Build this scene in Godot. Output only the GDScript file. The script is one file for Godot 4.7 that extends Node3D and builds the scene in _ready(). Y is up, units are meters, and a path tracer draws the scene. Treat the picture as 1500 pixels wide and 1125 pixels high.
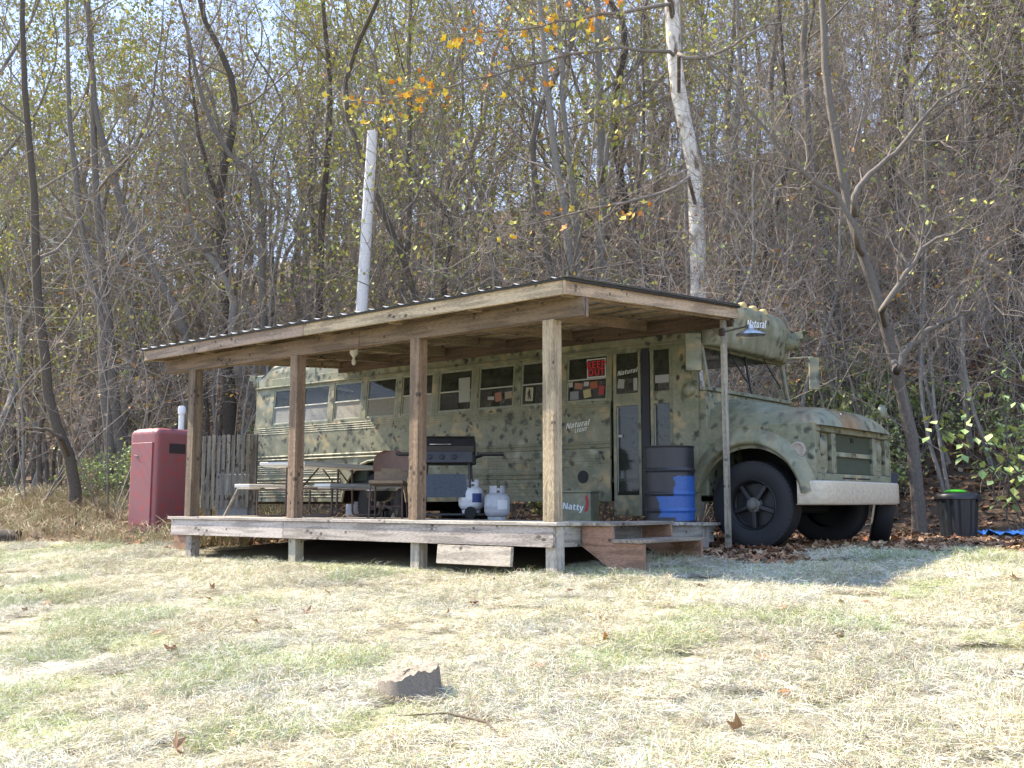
extends Node3D
# A camouflaged school bus under a lean-to porch at the foot of an autumn wood.

class MB:
	var v := PackedVector3Array()
	var n := PackedVector3Array()
	var c := PackedColorArray()
	var uv := PackedVector2Array()
	var ix := PackedInt32Array()
	var col := Color(1, 1, 1)
	var uvo := Vector2.ZERO

	func vert(p: Vector3, nn: Vector3, t: Vector2) -> int:
		v.append(p)
		n.append(nn)
		c.append(col)
		uv.append(t)
		return v.size() - 1

	# corners run counter-clockwise as seen from outside
	func quad(a: Vector3, b: Vector3, cc: Vector3, d: Vector3, ta := Vector2(0, 0), tb := Vector2(1, 0), tc := Vector2(1, 1), td := Vector2(0, 1)) -> void:
		var nn := (b - a).cross(cc - a).normalized()
		var i := vert(a, nn, ta)
		vert(b, nn, tb)
		vert(cc, nn, tc)
		vert(d, nn, td)
		ix.append_array([i, i + 2, i + 1, i, i + 3, i + 2])

	func tri(a: Vector3, b: Vector3, cc: Vector3) -> void:
		var nn := (b - a).cross(cc - a).normalized()
		var i := vert(a, nn, Vector2(0, 0))
		vert(b, nn, Vector2(1, 0))
		vert(cc, nn, Vector2(0, 1))
		ix.append_array([i, i + 2, i + 1])

	# chamfered box; the grain (u) runs along the longest side
	func cbox(t: Transform3D, s: Vector3, bev := 0.004) -> void:
		var h := s * 0.5
		var b: float = min(bev, min(h.x, min(h.y, h.z)) * 0.45)
		var L := 0
		if s.y > s[L]: L = 1
		if s.z > s[L]: L = 2
		var i0 := v.size()
		# for each corner three vertices, one on each face
		for sx in [-1, 1]:
			for sy in [-1, 1]:
				for sz in [-1, 1]:
					var sg := Vector3(sx, sy, sz)
					for ax in 3:
						var p := Vector3.ZERO
						for k in 3:
							p[k] = sg[k] * (h[k] if k == ax else h[k] - b)
						var nn := Vector3.ZERO
						nn[ax] = sg[ax]
						var cross := 0.0
						for k in 3:
							if k != L: cross += p[k]
						vert(t * p, (t.basis * nn).normalized(), Vector2(p[L] / 3.4, cross / 0.3) + uvo)
		var id := func(x: int, y: int, z: int, ax: int) -> int:
			return i0 + ((x * 4 + y * 2 + z) * 3 + ax)
		for ax in 3:
			var a1 := (ax + 1) % 3
			var a2 := (ax + 2) % 3
			for sd in 2:
				var q := []
				for pr in [[0, 0], [1, 0], [1, 1], [0, 1]]:
					var k := [0, 0, 0]
					k[ax] = sd
					k[a1] = pr[0]
					k[a2] = pr[1]
					q.append(id.call(k[0], k[1], k[2], ax))
				if sd == 0: q.reverse()
				ix.append_array([q[0], q[2], q[1], q[0], q[3], q[2]])
		# edges
		for ax in 3:
			var a1 := (ax + 1) % 3
			var a2 := (ax + 2) % 3
			for s1 in 2:
				for s2 in 2:
					var lo := [0, 0, 0]
					lo[a1] = s1
					lo[a2] = s2
					var hi := lo.duplicate()
					hi[ax] = 1
					var q := [id.call(lo[0], lo[1], lo[2], a1), id.call(hi[0], hi[1], hi[2], a1), id.call(hi[0], hi[1], hi[2], a2), id.call(lo[0], lo[1], lo[2], a2)]
					if (s1 + s2) % 2 == 1: q.reverse()
					ix.append_array([q[0], q[1], q[2], q[0], q[2], q[3]])
		for x in 2:
			for y in 2:
				for z in 2:
					var q := [id.call(x, y, z, 0), id.call(x, y, z, 1), id.call(x, y, z, 2)]
					if (x + y + z) % 2 == 0: q.reverse()
					ix.append_array([q[0], q[2], q[1]])

	func box(a: Vector3, b: Vector3, bev := 0.004) -> void:
		cbox(Transform3D(Basis(), (a + b) * 0.5), (b - a).abs(), bev)

	# a beam of section w x h between two points
	func beam(a: Vector3, b: Vector3, w: float, h: float, up := Vector3.UP, bev := 0.004) -> void:
		var z := (b - a).normalized()
		var x := up.cross(z).normalized()
		var y := z.cross(x)
		cbox(Transform3D(Basis(x, y, z), (a + b) * 0.5), Vector3(w, h, (b - a).length()), bev)

	func tube(pts: Array, rad: Array, sides := 6, cap := true, vrep := 0.6) -> void:
		var m := pts.size()
		var x := Vector3.ZERO
		var len := 0.0
		var first := v.size()
		for k in m:
			var d: Vector3 = (pts[min(k + 1, m - 1)] - pts[max(k - 1, 0)]).normalized()
			if k == 0:
				x = d.cross(Vector3(0.3, 0.2, 1.0) if abs(d.z) < 0.9 else Vector3(1, 0.1, 0)).normalized()
			else:
				x = (x - d * x.dot(d)).normalized()
				len += (pts[k] - pts[k - 1]).length()
			var y := d.cross(x)
			for s in sides + 1:
				var a := TAU * s / sides
				var o := x * cos(a) + y * sin(a)
				vert(pts[k] + o * rad[k], o, Vector2(float(s) / sides, len / vrep) + uvo)
		for k in m - 1:
			for s in sides:
				var i := first + k * (sides + 1) + s
				var j := i + sides + 1
				ix.append_array([i, j, i + 1, i + 1, j, j + 1])
		if cap:
			for e in 2:
				var k := 0 if e == 0 else m - 1
				var d: Vector3 = (pts[0] - pts[1]).normalized() if e == 0 else (pts[m - 1] - pts[m - 2]).normalized()
				var ci := vert(pts[k], d, Vector2(0.5, 0.5))
				var r0 := first + k * (sides + 1)
				var ring := []
				for s in sides:
					ring.append(vert(v[r0 + s], d, Vector2(0.5 + 0.4 * cos(TAU * s / sides), 0.5 + 0.4 * sin(TAU * s / sides))))
				for s in sides:
					var p: int = ring[s]
					var q: int = ring[(s + 1) % sides]
					if e == 0:
						ix.append_array([ci, p, q])
					else:
						ix.append_array([ci, q, p])

	# profile of (radius, height) turned about the transform's y axis
	func lathe(t: Transform3D, prof: Array, segs := 24) -> void:
		for k in prof.size() - 1:
			var a: Vector2 = prof[k]
			var b: Vector2 = prof[k + 1]
			var d := b - a
			if d.length() < 0.00001: continue
			var na := Vector2(d.y, -d.x).normalized()
			var nb := na
			if k > 0:
				var dp: Vector2 = (prof[k] - prof[k - 1])
				var np := Vector2(dp.y, -dp.x).normalized()
				if np.dot(na) > 0.6: na = (na + np).normalized()
			if k < prof.size() - 2:
				var dn: Vector2 = (prof[k + 2] - prof[k + 1])
				var nx := Vector2(dn.y, -dn.x).normalized()
				if nx.dot(nb) > 0.6: nb = (nb + nx).normalized()
			var f := v.size()
			for s in segs + 1:
				var an := TAU * s / segs
				var e := Vector3(cos(an), 0, sin(an))
				vert(t * (e * a.x + Vector3(0, a.y, 0)), (t.basis * (e * na.x + Vector3(0, na.y, 0))).normalized(), Vector2(2.0 * s / segs, a.y))
				vert(t * (e * b.x + Vector3(0, b.y, 0)), (t.basis * (e * nb.x + Vector3(0, nb.y, 0))).normalized(), Vector2(2.0 * s / segs, b.y))
			for s in segs:
				var i := f + s * 2
				ix.append_array([i, i + 2, i + 1, i + 1, i + 2, i + 3])

	# rows of points; smooth normals; flip turns the sheet over
	func grid(rows: Array, flip := false, uvs := 1.0) -> void:
		var f := v.size()
		var R := rows.size()
		var Cn: int = rows[0].size()
		for r in R:
			for q in Cn:
				var du: Vector3 = rows[r][min(q + 1, Cn - 1)] - rows[r][max(q - 1, 0)]
				var dv: Vector3 = rows[min(r + 1, R - 1)][q] - rows[max(r - 1, 0)][q]
				var nn := du.cross(dv).normalized()
				if flip: nn = -nn
				vert(rows[r][q], nn, Vector2(float(q) / (Cn - 1), float(r) / (R - 1)) * uvs)
		for r in R - 1:
			for q in Cn - 1:
				var i := f + r * Cn + q
				var j := i + Cn
				if flip:
					ix.append_array([i, i + 1, j, i + 1, j + 1, j])
				else:
					ix.append_array([i, j, i + 1, i + 1, j, j + 1])

	# flat polygon (x, y counter-clockwise) given a thickness along local z, centred
	func prism(poly: PackedVector2Array, depth: float, t: Transform3D) -> void:
		var tr := Geometry2D.triangulate_polygon(poly)
		var h := depth * 0.5
		for sd in [-1, 1]:
			var f := v.size()
			for p in poly:
				vert(t * Vector3(p.x, p.y, h * sd), (t.basis * Vector3(0, 0, sd)).normalized(), Vector2(p.x / 3.4, p.y / 0.3) + uvo)
			for k in range(0, tr.size(), 3):
				var a := poly[tr[k]]
				var b := poly[tr[k + 1]]
				var cc := poly[tr[k + 2]]
				var ccw := (b - a).cross(cc - a) > 0
				if ccw == (sd > 0):
					ix.append_array([f + tr[k], f + tr[k + 2], f + tr[k + 1]])
				else:
					ix.append_array([f + tr[k], f + tr[k + 1], f + tr[k + 2]])
		for k in poly.size():
			var a := poly[k]
			var b := poly[(k + 1) % poly.size()]
			quad(t * Vector3(a.x, a.y, -h), t * Vector3(b.x, b.y, -h), t * Vector3(b.x, b.y, h), t * Vector3(a.x, a.y, h))

	func mesh(into: ArrayMesh = null, mat: Material = null) -> ArrayMesh:
		var ar := []
		ar.resize(Mesh.ARRAY_MAX)
		ar[Mesh.ARRAY_VERTEX] = v
		ar[Mesh.ARRAY_NORMAL] = n
		ar[Mesh.ARRAY_COLOR] = c
		ar[Mesh.ARRAY_TEX_UV] = uv
		ar[Mesh.ARRAY_INDEX] = ix
		var m := into if into else ArrayMesh.new()
		m.add_surface_from_arrays(Mesh.PRIMITIVE_TRIANGLES, ar)
		if mat: m.surface_set_material(m.get_surface_count() - 1, mat)
		return m

var M := {}
var used := {}
var rng := RandomNumberGenerator.new()
var nz := FastNoiseLite.new()

func numbered(called: String) -> String:
	if not used.has(called):
		used[called] = 0
		return called
	used[called] += 1
	return "%s_%03d" % [called, used[called]]

func tag(o: Node, label: String, category: String, group := "", kind := "") -> void:
	o.set_meta("label", label)
	o.set_meta("category", category)
	if group: o.set_meta("group", group)
	if kind: o.set_meta("kind", kind)

func thing(called: String, label: String, category: String, at := Vector3.ZERO, turn := 0.0, group := "") -> Node3D:
	var o := Node3D.new()
	o.name = numbered(called)
	add_child(o)
	o.position = at
	o.rotation.y = turn
	tag(o, label, category, group)
	return o

# a mesh under a thing; world = true: the shape was laid out in world coordinates
func part(parent: Node3D, called: String, m: Mesh, mat: Material, world := false) -> MeshInstance3D:
	var o := MeshInstance3D.new()
	o.name = called
	o.mesh = m
	if mat: o.material_override = mat
	parent.add_child(o, true)
	if world:
		var p: Node = parent
		while p != self:
			o.position -= p.position
			p = p.get_parent()
	return o

# a thing that is one mesh
func solo(called: String, m: Mesh, mat: Material, label: String, category: String, at := Vector3.ZERO, group := "") -> MeshInstance3D:
	var o := MeshInstance3D.new()
	o.name = numbered(called)
	o.mesh = m
	o.material_override = mat
	o.position = at
	add_child(o)
	tag(o, label, category, group)
	return o

func T(x: float, y: float, z: float, b := Basis()) -> Transform3D:
	return Transform3D(b, Vector3(x, y, z))

func rx(a: float) -> Basis: return Basis(Vector3.RIGHT, deg_to_rad(a))
func ry(a: float) -> Basis: return Basis(Vector3.UP, deg_to_rad(a))
func rz(a: float) -> Basis: return Basis(Vector3.BACK, deg_to_rad(a))

# ---------------------------------------------------------------- materials
func smat(col: Color, rough := 0.8, tex: Texture2D = null, metal := 0.0) -> StandardMaterial3D:
	var m := StandardMaterial3D.new()
	m.albedo_color = col.linear_to_srgb()
	m.roughness = rough
	m.metallic = metal
	m.vertex_color_use_as_albedo = true
	if tex: m.albedo_texture = tex
	return m

func seam(seed_: int, freq: float, oct := 4, size := 512) -> Image:
	var f := FastNoiseLite.new()
	f.seed = seed_
	f.frequency = freq
	f.noise_type = FastNoiseLite.TYPE_SIMPLEX_SMOOTH
	f.fractal_octaves = oct
	return f.get_seamless_image(size, size)

# one byte per pixel of a seamless noise, 0..1
func bytes_of(im: Image) -> PackedByteArray:
	im.convert(Image.FORMAT_L8)
	return im.get_data()

func ramp_tex(a: PackedByteArray, b: PackedByteArray, size: int, lo: Color, mid: Color, hi: Color, mixb := 0.4) -> ImageTexture:
	var d := PackedByteArray()
	d.resize(size * size * 3)
	var lut := []
	for k in 256:
		var t := k / 255.0
		var cc := lo.lerp(mid, smoothstep(0.15, 0.5, t)) if t < 0.5 else mid.lerp(hi, smoothstep(0.5, 0.85, t))
		cc = cc.linear_to_srgb()
		lut.append([int(clamp(cc.r, 0, 1) * 255), int(clamp(cc.g, 0, 1) * 255), int(clamp(cc.b, 0, 1) * 255)])
	for k in size * size:
		var t := int(a[k] * (1.0 - mixb) + b[k] * mixb)
		var l: Array = lut[t]
		d[k * 3] = l[0]
		d[k * 3 + 1] = l[1]
		d[k * 3 + 2] = l[2]
	var tx := Image.create_from_data(size, size, false, Image.FORMAT_RGB8, d)
	return ImageTexture.create_from_image(tx)

func grey(v: float) -> Color: return Color(v, v, v)

# sprayed camouflage: green paint with soft dark, tan and pale blots
func camo_tex() -> ImageTexture:
	var S := 1024
	var na := bytes_of(seam(5, 0.012, 4, S))
	var nb := bytes_of(seam(9, 0.05, 3, S))
	var r := PackedFloat32Array()
	var g := PackedFloat32Array()
	var b := PackedFloat32Array()
	r.resize(S * S)
	g.resize(S * S)
	b.resize(S * S)
	for k in S * S:
		var t := na[k] / 255.0
		var s := 0.82 + 0.36 * nb[k] / 255.0
		r[k] = lerp(0.165, 0.295, t) * s
		g[k] = lerp(0.182, 0.278, t) * s
		b[k] = lerp(0.112, 0.190, t) * s
	var q := RandomNumberGenerator.new()
	q.seed = 77
	var kinds := [[Color(0.014, 0.016, 0.014), 320, 1.0], [Color(0.50, 0.38, 0.20), 190, 0.75], [Color(0.42, 0.44, 0.34), 110, 0.6]]
	for kd in [2, 1, 0]:
		for cl in int(kinds[kd][1] / 3.0):
			var bx := q.randf() * S
			var by := q.randf() * S
			for sp in 3:
				var cx := bx + q.randfn(0, 34)
				var cy := by + q.randfn(0, 30)
				var R := q.randf_range(7, 20)
				if kd > 0: R *= 1.5
				var ang := q.randf() * PI
				var el := q.randf_range(0.45, 0.9)
				var ca := cos(ang)
				var sa := sin(ang)
				var op: float = kinds[kd][2] * q.randf_range(0.45, 1.0)
				var cc: Color = kinds[kd][0]
				for yy in range(int(cy - R * 1.5), int(cy + R * 1.5)):
					for xx in range(int(cx - R * 1.5), int(cx + R * 1.5)):
						var dx := (xx - cx) * ca + (yy - cy) * sa
						var dy := ((yy - cy) * ca - (xx - cx) * sa) / el
						var k := posmod(yy, S) * S + posmod(xx, S)
						var d := sqrt(dx * dx + dy * dy) / R + (nb[k] / 255.0 - 0.5) * 0.9
						var w: float = op * clamp(1.6 - 1.25 * d, 0.0, 1.0)
						if w > 0.0:
							r[k] = lerp(r[k], cc.r, w)
							g[k] = lerp(g[k], cc.g, w)
							b[k] = lerp(b[k], cc.b, w)
	var d8 := PackedByteArray()
	d8.resize(S * S * 3)
	for k in S * S:
		var cc := Color(r[k], g[k], b[k]).linear_to_srgb()
		d8[k * 3] = int(clamp(cc.r, 0, 1) * 255)
		d8[k * 3 + 1] = int(clamp(cc.g, 0, 1) * 255)
		d8[k * 3 + 2] = int(clamp(cc.b, 0, 1) * 255)
	return ImageTexture.create_from_image(Image.create_from_data(S, S, false, Image.FORMAT_RGB8, d8))

func tri_planar(m: StandardMaterial3D, tile: float, world := false) -> StandardMaterial3D:
	m.uv1_triplanar = true
	m.uv1_world_triplanar = world
	m.uv1_scale = Vector3.ONE / tile
	return m

func make_materials() -> void:
	var a := bytes_of(seam(1, 0.02, 5))
	var b := bytes_of(seam(2, 0.09, 3))
	var c := bytes_of(seam(3, 0.006, 4))
	var grain := ramp_tex(b, a, 512, grey(0.34), grey(0.72), grey(1.0), 0.45)
	var mottle := ramp_tex(a, b, 512, grey(0.55), grey(0.8), grey(1.0), 0.45)
	var barkt := ramp_tex(b, a, 512, grey(0.25), grey(0.62), grey(1.0), 0.4)
	M.wood = smat(Color(1, 1, 1), 0.85, wood_tex(b, c))
	M.wood.normal_enabled = true
	M.wood.normal_texture = nmap(seam(2, 0.09, 3), 5.0)
	M.wood.normal_scale = 0.25
	M.bark = smat(Color(1, 1, 1), 0.95, barkt)
	M.bark.normal_enabled = true
	M.bark.normal_texture = nmap(seam(8, 0.06, 4), 8.0)
	M.bark.normal_scale = 1.0
	M.bark.uv1_scale = Vector3(2, 1, 1)
	M.sycamore = smat(Color(1, 1, 1), 0.8, ramp_tex(c, a, 512, Color(0.16, 0.10, 0.06), Color(0.62, 0.57, 0.50), Color(0.82, 0.79, 0.73), 0.35))
	M.sycamore.uv1_scale = Vector3(1, 0.4, 1)
	var ct := camo_tex()
	M.camo = tri_planar(smat(Color(0.8, 0.8, 0.78), 0.55, ct), 3.3)
	M.paint = tri_planar(smat(Color(1, 1, 1), 0.5, mottle), 0.9)      # tinted by vertex colours
	M.dull = tri_planar(smat(Color(1, 1, 1), 0.85, mottle), 0.6)
	M.plastic = smat(Color(1, 1, 1), 0.4)
	M.flat = smat(Color(1, 1, 1), 0.6)
	M.metal = smat(Color(1, 1, 1), 0.35, mottle, 0.9)
	M.steel = tri_planar(smat(Color(1, 1, 1), 0.42, mottle, 0.0), 0.5)
	M.chrome = smat(Color(0.75, 0.76, 0.78), 0.15, null, 1.0)
	M.rubber = tri_planar(smat(Color(0.018, 0.018, 0.02), 0.7, mottle), 0.3)
	M.red = tri_planar(smat(Color(1, 1, 1), 0.45, ramp_tex(c, b, 512, Color(0.25, 0.082, 0.085), Color(0.22, 0.078, 0.08), Color(0.38, 0.05, 0.04), 0.5)), 0.8)
	M.ground = tri_planar(smat(Color(1, 1, 1), 1.0, ramp_tex(b, a, 512, grey(0.35), grey(0.75), grey(1.15), 0.4)), 1.3, true)
	M.leaf = smat(Color(1, 1, 1), 0.7)
	M.leaf.backlight_enabled = true
	M.leaf.backlight = Color(0.5, 0.5, 0.4)
	M.leaf.cull_mode = BaseMaterial3D.CULL_DISABLED
	M.grass = smat(Color(1, 1, 1), 0.6)
	M.grass.backlight_enabled = true
	M.grass.backlight = Color(0.4, 0.4, 0.3)
	M.grass.cull_mode = BaseMaterial3D.CULL_DISABLED
	M.litter = smat(Color(1, 1, 1), 0.8)
	M.litter.cull_mode = BaseMaterial3D.CULL_DISABLED
	M.glass = StandardMaterial3D.new()
	M.glass.transparency = BaseMaterial3D.TRANSPARENCY_ALPHA
	M.glass.albedo_color = Color(0.26, 0.27, 0.24, 0.36)
	M.glass.roughness = 0.06
	M.glass.metallic_specular = 0.35
	M.roof = smat(Color(1, 1, 1), 0.4, mottle, 0.3)

# grain stretched along u by the boards' own coordinates, with knots, cracks and water stains
func wood_tex(fine: PackedByteArray, broad: PackedByteArray) -> ImageTexture:
	var S := 512
	var f := PackedFloat32Array()
	f.resize(S * S)
	for k in S * S:
		var t := fine[k] / 255.0
		f[k] = (0.62 + 0.42 * smoothstep(0.25, 0.75, t)) * (0.70 + 0.42 * smoothstep(0.3, 0.7, broad[k] / 255.0))
	var q := RandomNumberGenerator.new()
	q.seed = 21
	for s in 13:
		var cx := q.randf() * S
		var cy := q.randf() * S
		var ru := q.randf_range(2.5, 5.0)
		var rv := ru * q.randf_range(7.0, 10.0)
		for yy in range(int(cy - rv * 1.8), int(cy + rv * 1.8)):
			for xx in range(int(cx - ru * 5), int(cx + ru * 5)):
				var dx := (xx - cx) / ru
				var dy := (yy - cy) / rv
				var d := sqrt(dx * dx + dy * dy)
				var k := posmod(yy, S) * S + posmod(xx, S)
				f[k] *= lerp(0.30, 1.0, smoothstep(0.6, 1.25, d)) * (1.0 - 0.25 * exp(-pow((sqrt(dx * dx * 0.12 + dy * dy) - 1.25) * 6.0, 2.0)))
	for s in 26:
		var y := q.randf() * S
		var x0 := q.randi() % S
		for x in q.randi_range(40, 190):
			y += q.randfn(0, 0.35)
			for e in q.randi_range(1, 3):
				f[posmod(int(y) + e, S) * S + posmod(x0 + x, S)] *= 0.5
	var d8 := PackedByteArray()
	d8.resize(S * S * 3)
	for k in S * S:
		var g := Color(f[k], f[k] * 0.985, f[k] * 0.96).linear_to_srgb()
		d8[k * 3] = int(clamp(g.r, 0, 1) * 255)
		d8[k * 3 + 1] = int(clamp(g.g, 0, 1) * 255)
		d8[k * 3 + 2] = int(clamp(g.b, 0, 1) * 255)
	return ImageTexture.create_from_image(Image.create_from_data(S, S, false, Image.FORMAT_RGB8, d8))

func nmap(im: Image, strength: float) -> ImageTexture:
	im.convert(Image.FORMAT_RGBA8)
	im.bump_map_to_normal_map(strength)
	return ImageTexture.create_from_image(im)

# ---------------------------------------------------------------- setting
func gh(x: float, z: float) -> float:
	var b := 0.0
	if z > 3.2:
		var q: float = min(z, 16.0) - 3.2
		b = -0.20 - 0.07 * q - 0.0065 * q * q
	elif z > 0.0:
		b = -0.20 * pow(z / 3.2, 1.5)
	var t: float = max(0.0, -5.0 - z)
	var h := 0.75 * t * t / (t + 1.5)
	h = 42.0 * (1.0 - exp(-h / 42.0))
	var l: float = clamp(-8.0 - x, 0.0, 6.0) * 0.1 * smoothstep(3.6, 1.0, z)
	return b + h + l + 0.05 * nz.get_noise_2d(x * 14.0, z * 14.0) + 0.6 * nz.get_noise_2d(x * 2.0 + 40.0, z * 2.0) * clamp(t * 0.1, 0.0, 2.0)

# 1 on the mown grass, 0 in the leaf litter
func lawn(x: float, z: float) -> float:
	var e := [[-40.0, 3.2], [-12.0, 2.9], [-7.0, 2.6], [-0.4, 2.2], [1.0, 1.4], [2.6, -0.6], [4.5, -1.8], [8.0, -2.2], [60.0, -2.2]]
	var zb := 0.0
	for k in e.size() - 1:
		if x >= e[k][0] and x < e[k + 1][0]:
			zb = lerp(e[k][1], e[k + 1][1], (x - e[k][0]) / (e[k + 1][0] - e[k][0]))
	return smoothstep(-0.5, 0.5, z - zb + 0.5 * nz.get_noise_2d(x * 20.0, z * 20.0))

func make_ground() -> void:
	var xs := []
	var zs := []
	var x := -150.0
	while x < 130.0:
		xs.append(x)
		x += 0.35 if x > -16 and x < 9 else (1.0 if x > -40 and x < 25 else 5.0)
	var z := -150.0
	while z < 120.0:
		zs.append(z)
		z += 0.35 if z > -9 and z < 12 else (1.0 if z > -50 and z < 30 else 5.0)
	var m := MB.new()
	var straw := Color(0.30, 0.255, 0.14)
	var litter := Color(0.15, 0.095, 0.058)
	var nx := xs.size()
	for zz in zs:
		for xx in xs:
			var hgt := gh(xx, zz)
			var e := 0.2
			var nn := Vector3(gh(xx - e, zz) - gh(xx + e, zz), 2 * e, gh(xx, zz - e) - gh(xx, zz + e)).normalized()
			var w := lawn(xx, zz)
			var k := 0.75 + 0.5 * nz.get_noise_2d(xx * 9.0, zz * 9.0)
			m.col = (litter * (0.85 + 0.5 * nz.get_noise_2d(xx * 30, zz * 30))).lerp(straw.lerp(Color(0.20, 0.24, 0.07), clamp(k - 0.55, 0, 0.6)), w)
			m.vert(Vector3(xx, hgt, zz), nn, Vector2(xx, zz))
	for r in zs.size() - 1:
		for q in nx - 1:
			var i := r * nx + q
			var j := i + nx
			m.ix.append_array([i, i + 1, j, i + 1, j + 1, j])
	var o := solo("ground", m.mesh(), M.ground, "mown straw-coloured lawn rising into a leaf-strewn hillside", "ground")
	o.set_meta("kind", "structure")

func leaf_simple(m: MB, t: Transform3D, s: float) -> void:
	var a := t * Vector3(0, 0, 0)
	var b := t * Vector3(0.32 * s, 0.08 * s, 0.5 * s)
	var c := t * Vector3(0, 0, s)
	var d := t * Vector3(-0.32 * s, 0.08 * s, 0.5 * s)
	m.tri(a, b, c)
	m.tri(a, c, d)

# five-lobed leaf of radius s, lying in the xz plane, curled by c
func leaf_lobed(m: MB, t: Transform3D, s: float, curl := 0.25) -> void:
	var rad := [0.28, 0.62, 0.48, 0.95, 0.55, 1.0, 0.55, 0.95, 0.48, 0.62]
	var pts := []
	for k in 10:
		var a := -PI / 2 + TAU * k / 10.0
		var r: float = rad[k] * s
		pts.append(t * Vector3(cos(a) * r, curl * s * rad[k] * rad[k] * (0.6 + 0.5 * sin(a * 2.0 + curl * 9.0)), sin(a) * r))
	var c := t.origin
	for k in 10:
		m.tri(c, pts[(k + 1) % 10], pts[k])

func rand_basis(q: RandomNumberGenerator) -> Basis:
	return Basis.from_euler(Vector3(q.randf_range(-1.2, 1.2), q.randf() * TAU, q.randf_range(-1.2, 1.2)))

func grow(br: MB, lf: MB, q: RandomNumberGenerator, p: Vector3, d: Vector3, len: float, r: float, level: int, o: Dictionary) -> void:
	var segs: int = [7, 6, 4, 3, 2][level]
	var pts := [p]
	var rad := [r]
	var dir := d
	var wob: float = o.get("wob", 0.35)
	for k in segs:
		dir = (dir + Vector3(q.randfn(0, 1), q.randfn(0, 1), q.randfn(0, 1)) * wob / sqrt(segs) + Vector3.UP * o.get("up", 0.10)).normalized()
		pts.append(pts[-1] + dir * len / segs)
		rad.append(max(r * (1.0 - 0.8 * (k + 1.0) / segs), 0.0035))
	br.uvo = Vector2(q.randf(), q.randf())
	br.tube(pts, rad, [8, 6, 4, 3, 3][level], false, 0.5)
	var top: int = o.get("levels", 4)
	if level >= 2:
		for k in range(1, segs + 1):
			if q.randf() < o.get("leaf", 0.3):
				for e in o.get("clump", 2):
					lf.col = o.cols[q.randi() % o.cols.size()] * q.randf_range(0.7, 1.2)
					leaf_simple(lf, Transform3D(rand_basis(q), pts[k] + Vector3(q.randfn(0, 0.05), q.randfn(0, 0.05), q.randfn(0, 0.05))), o.get("ls", 0.085) * q.randf_range(0.7, 1.3))
	if level + 1 < top:
		var nk: int = o.kids[level]
		for k in nk:
			var t := q.randf_range(0.25, 1.0)
			var f := t * segs
			var i: int = min(int(f), segs - 1)
			var pp: Vector3 = pts[i].lerp(pts[i + 1], f - i)
			var ax: Vector3 = (pts[i + 1] - pts[i]).normalized()
			var side := ax.cross(Vector3(q.randfn(0, 1), q.randfn(0, 1), q.randfn(0, 1))).normalized()
			var dd := (ax * q.randf_range(0.4, 1.0) + side * q.randf_range(0.6, 1.0)).normalized()
			grow(br, lf, q, pp, dd, len * q.randf_range(0.35, 0.6), max(lerp(rad[i], rad[i + 1], f - i) * 0.62, 0.004), level + 1, o)

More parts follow.
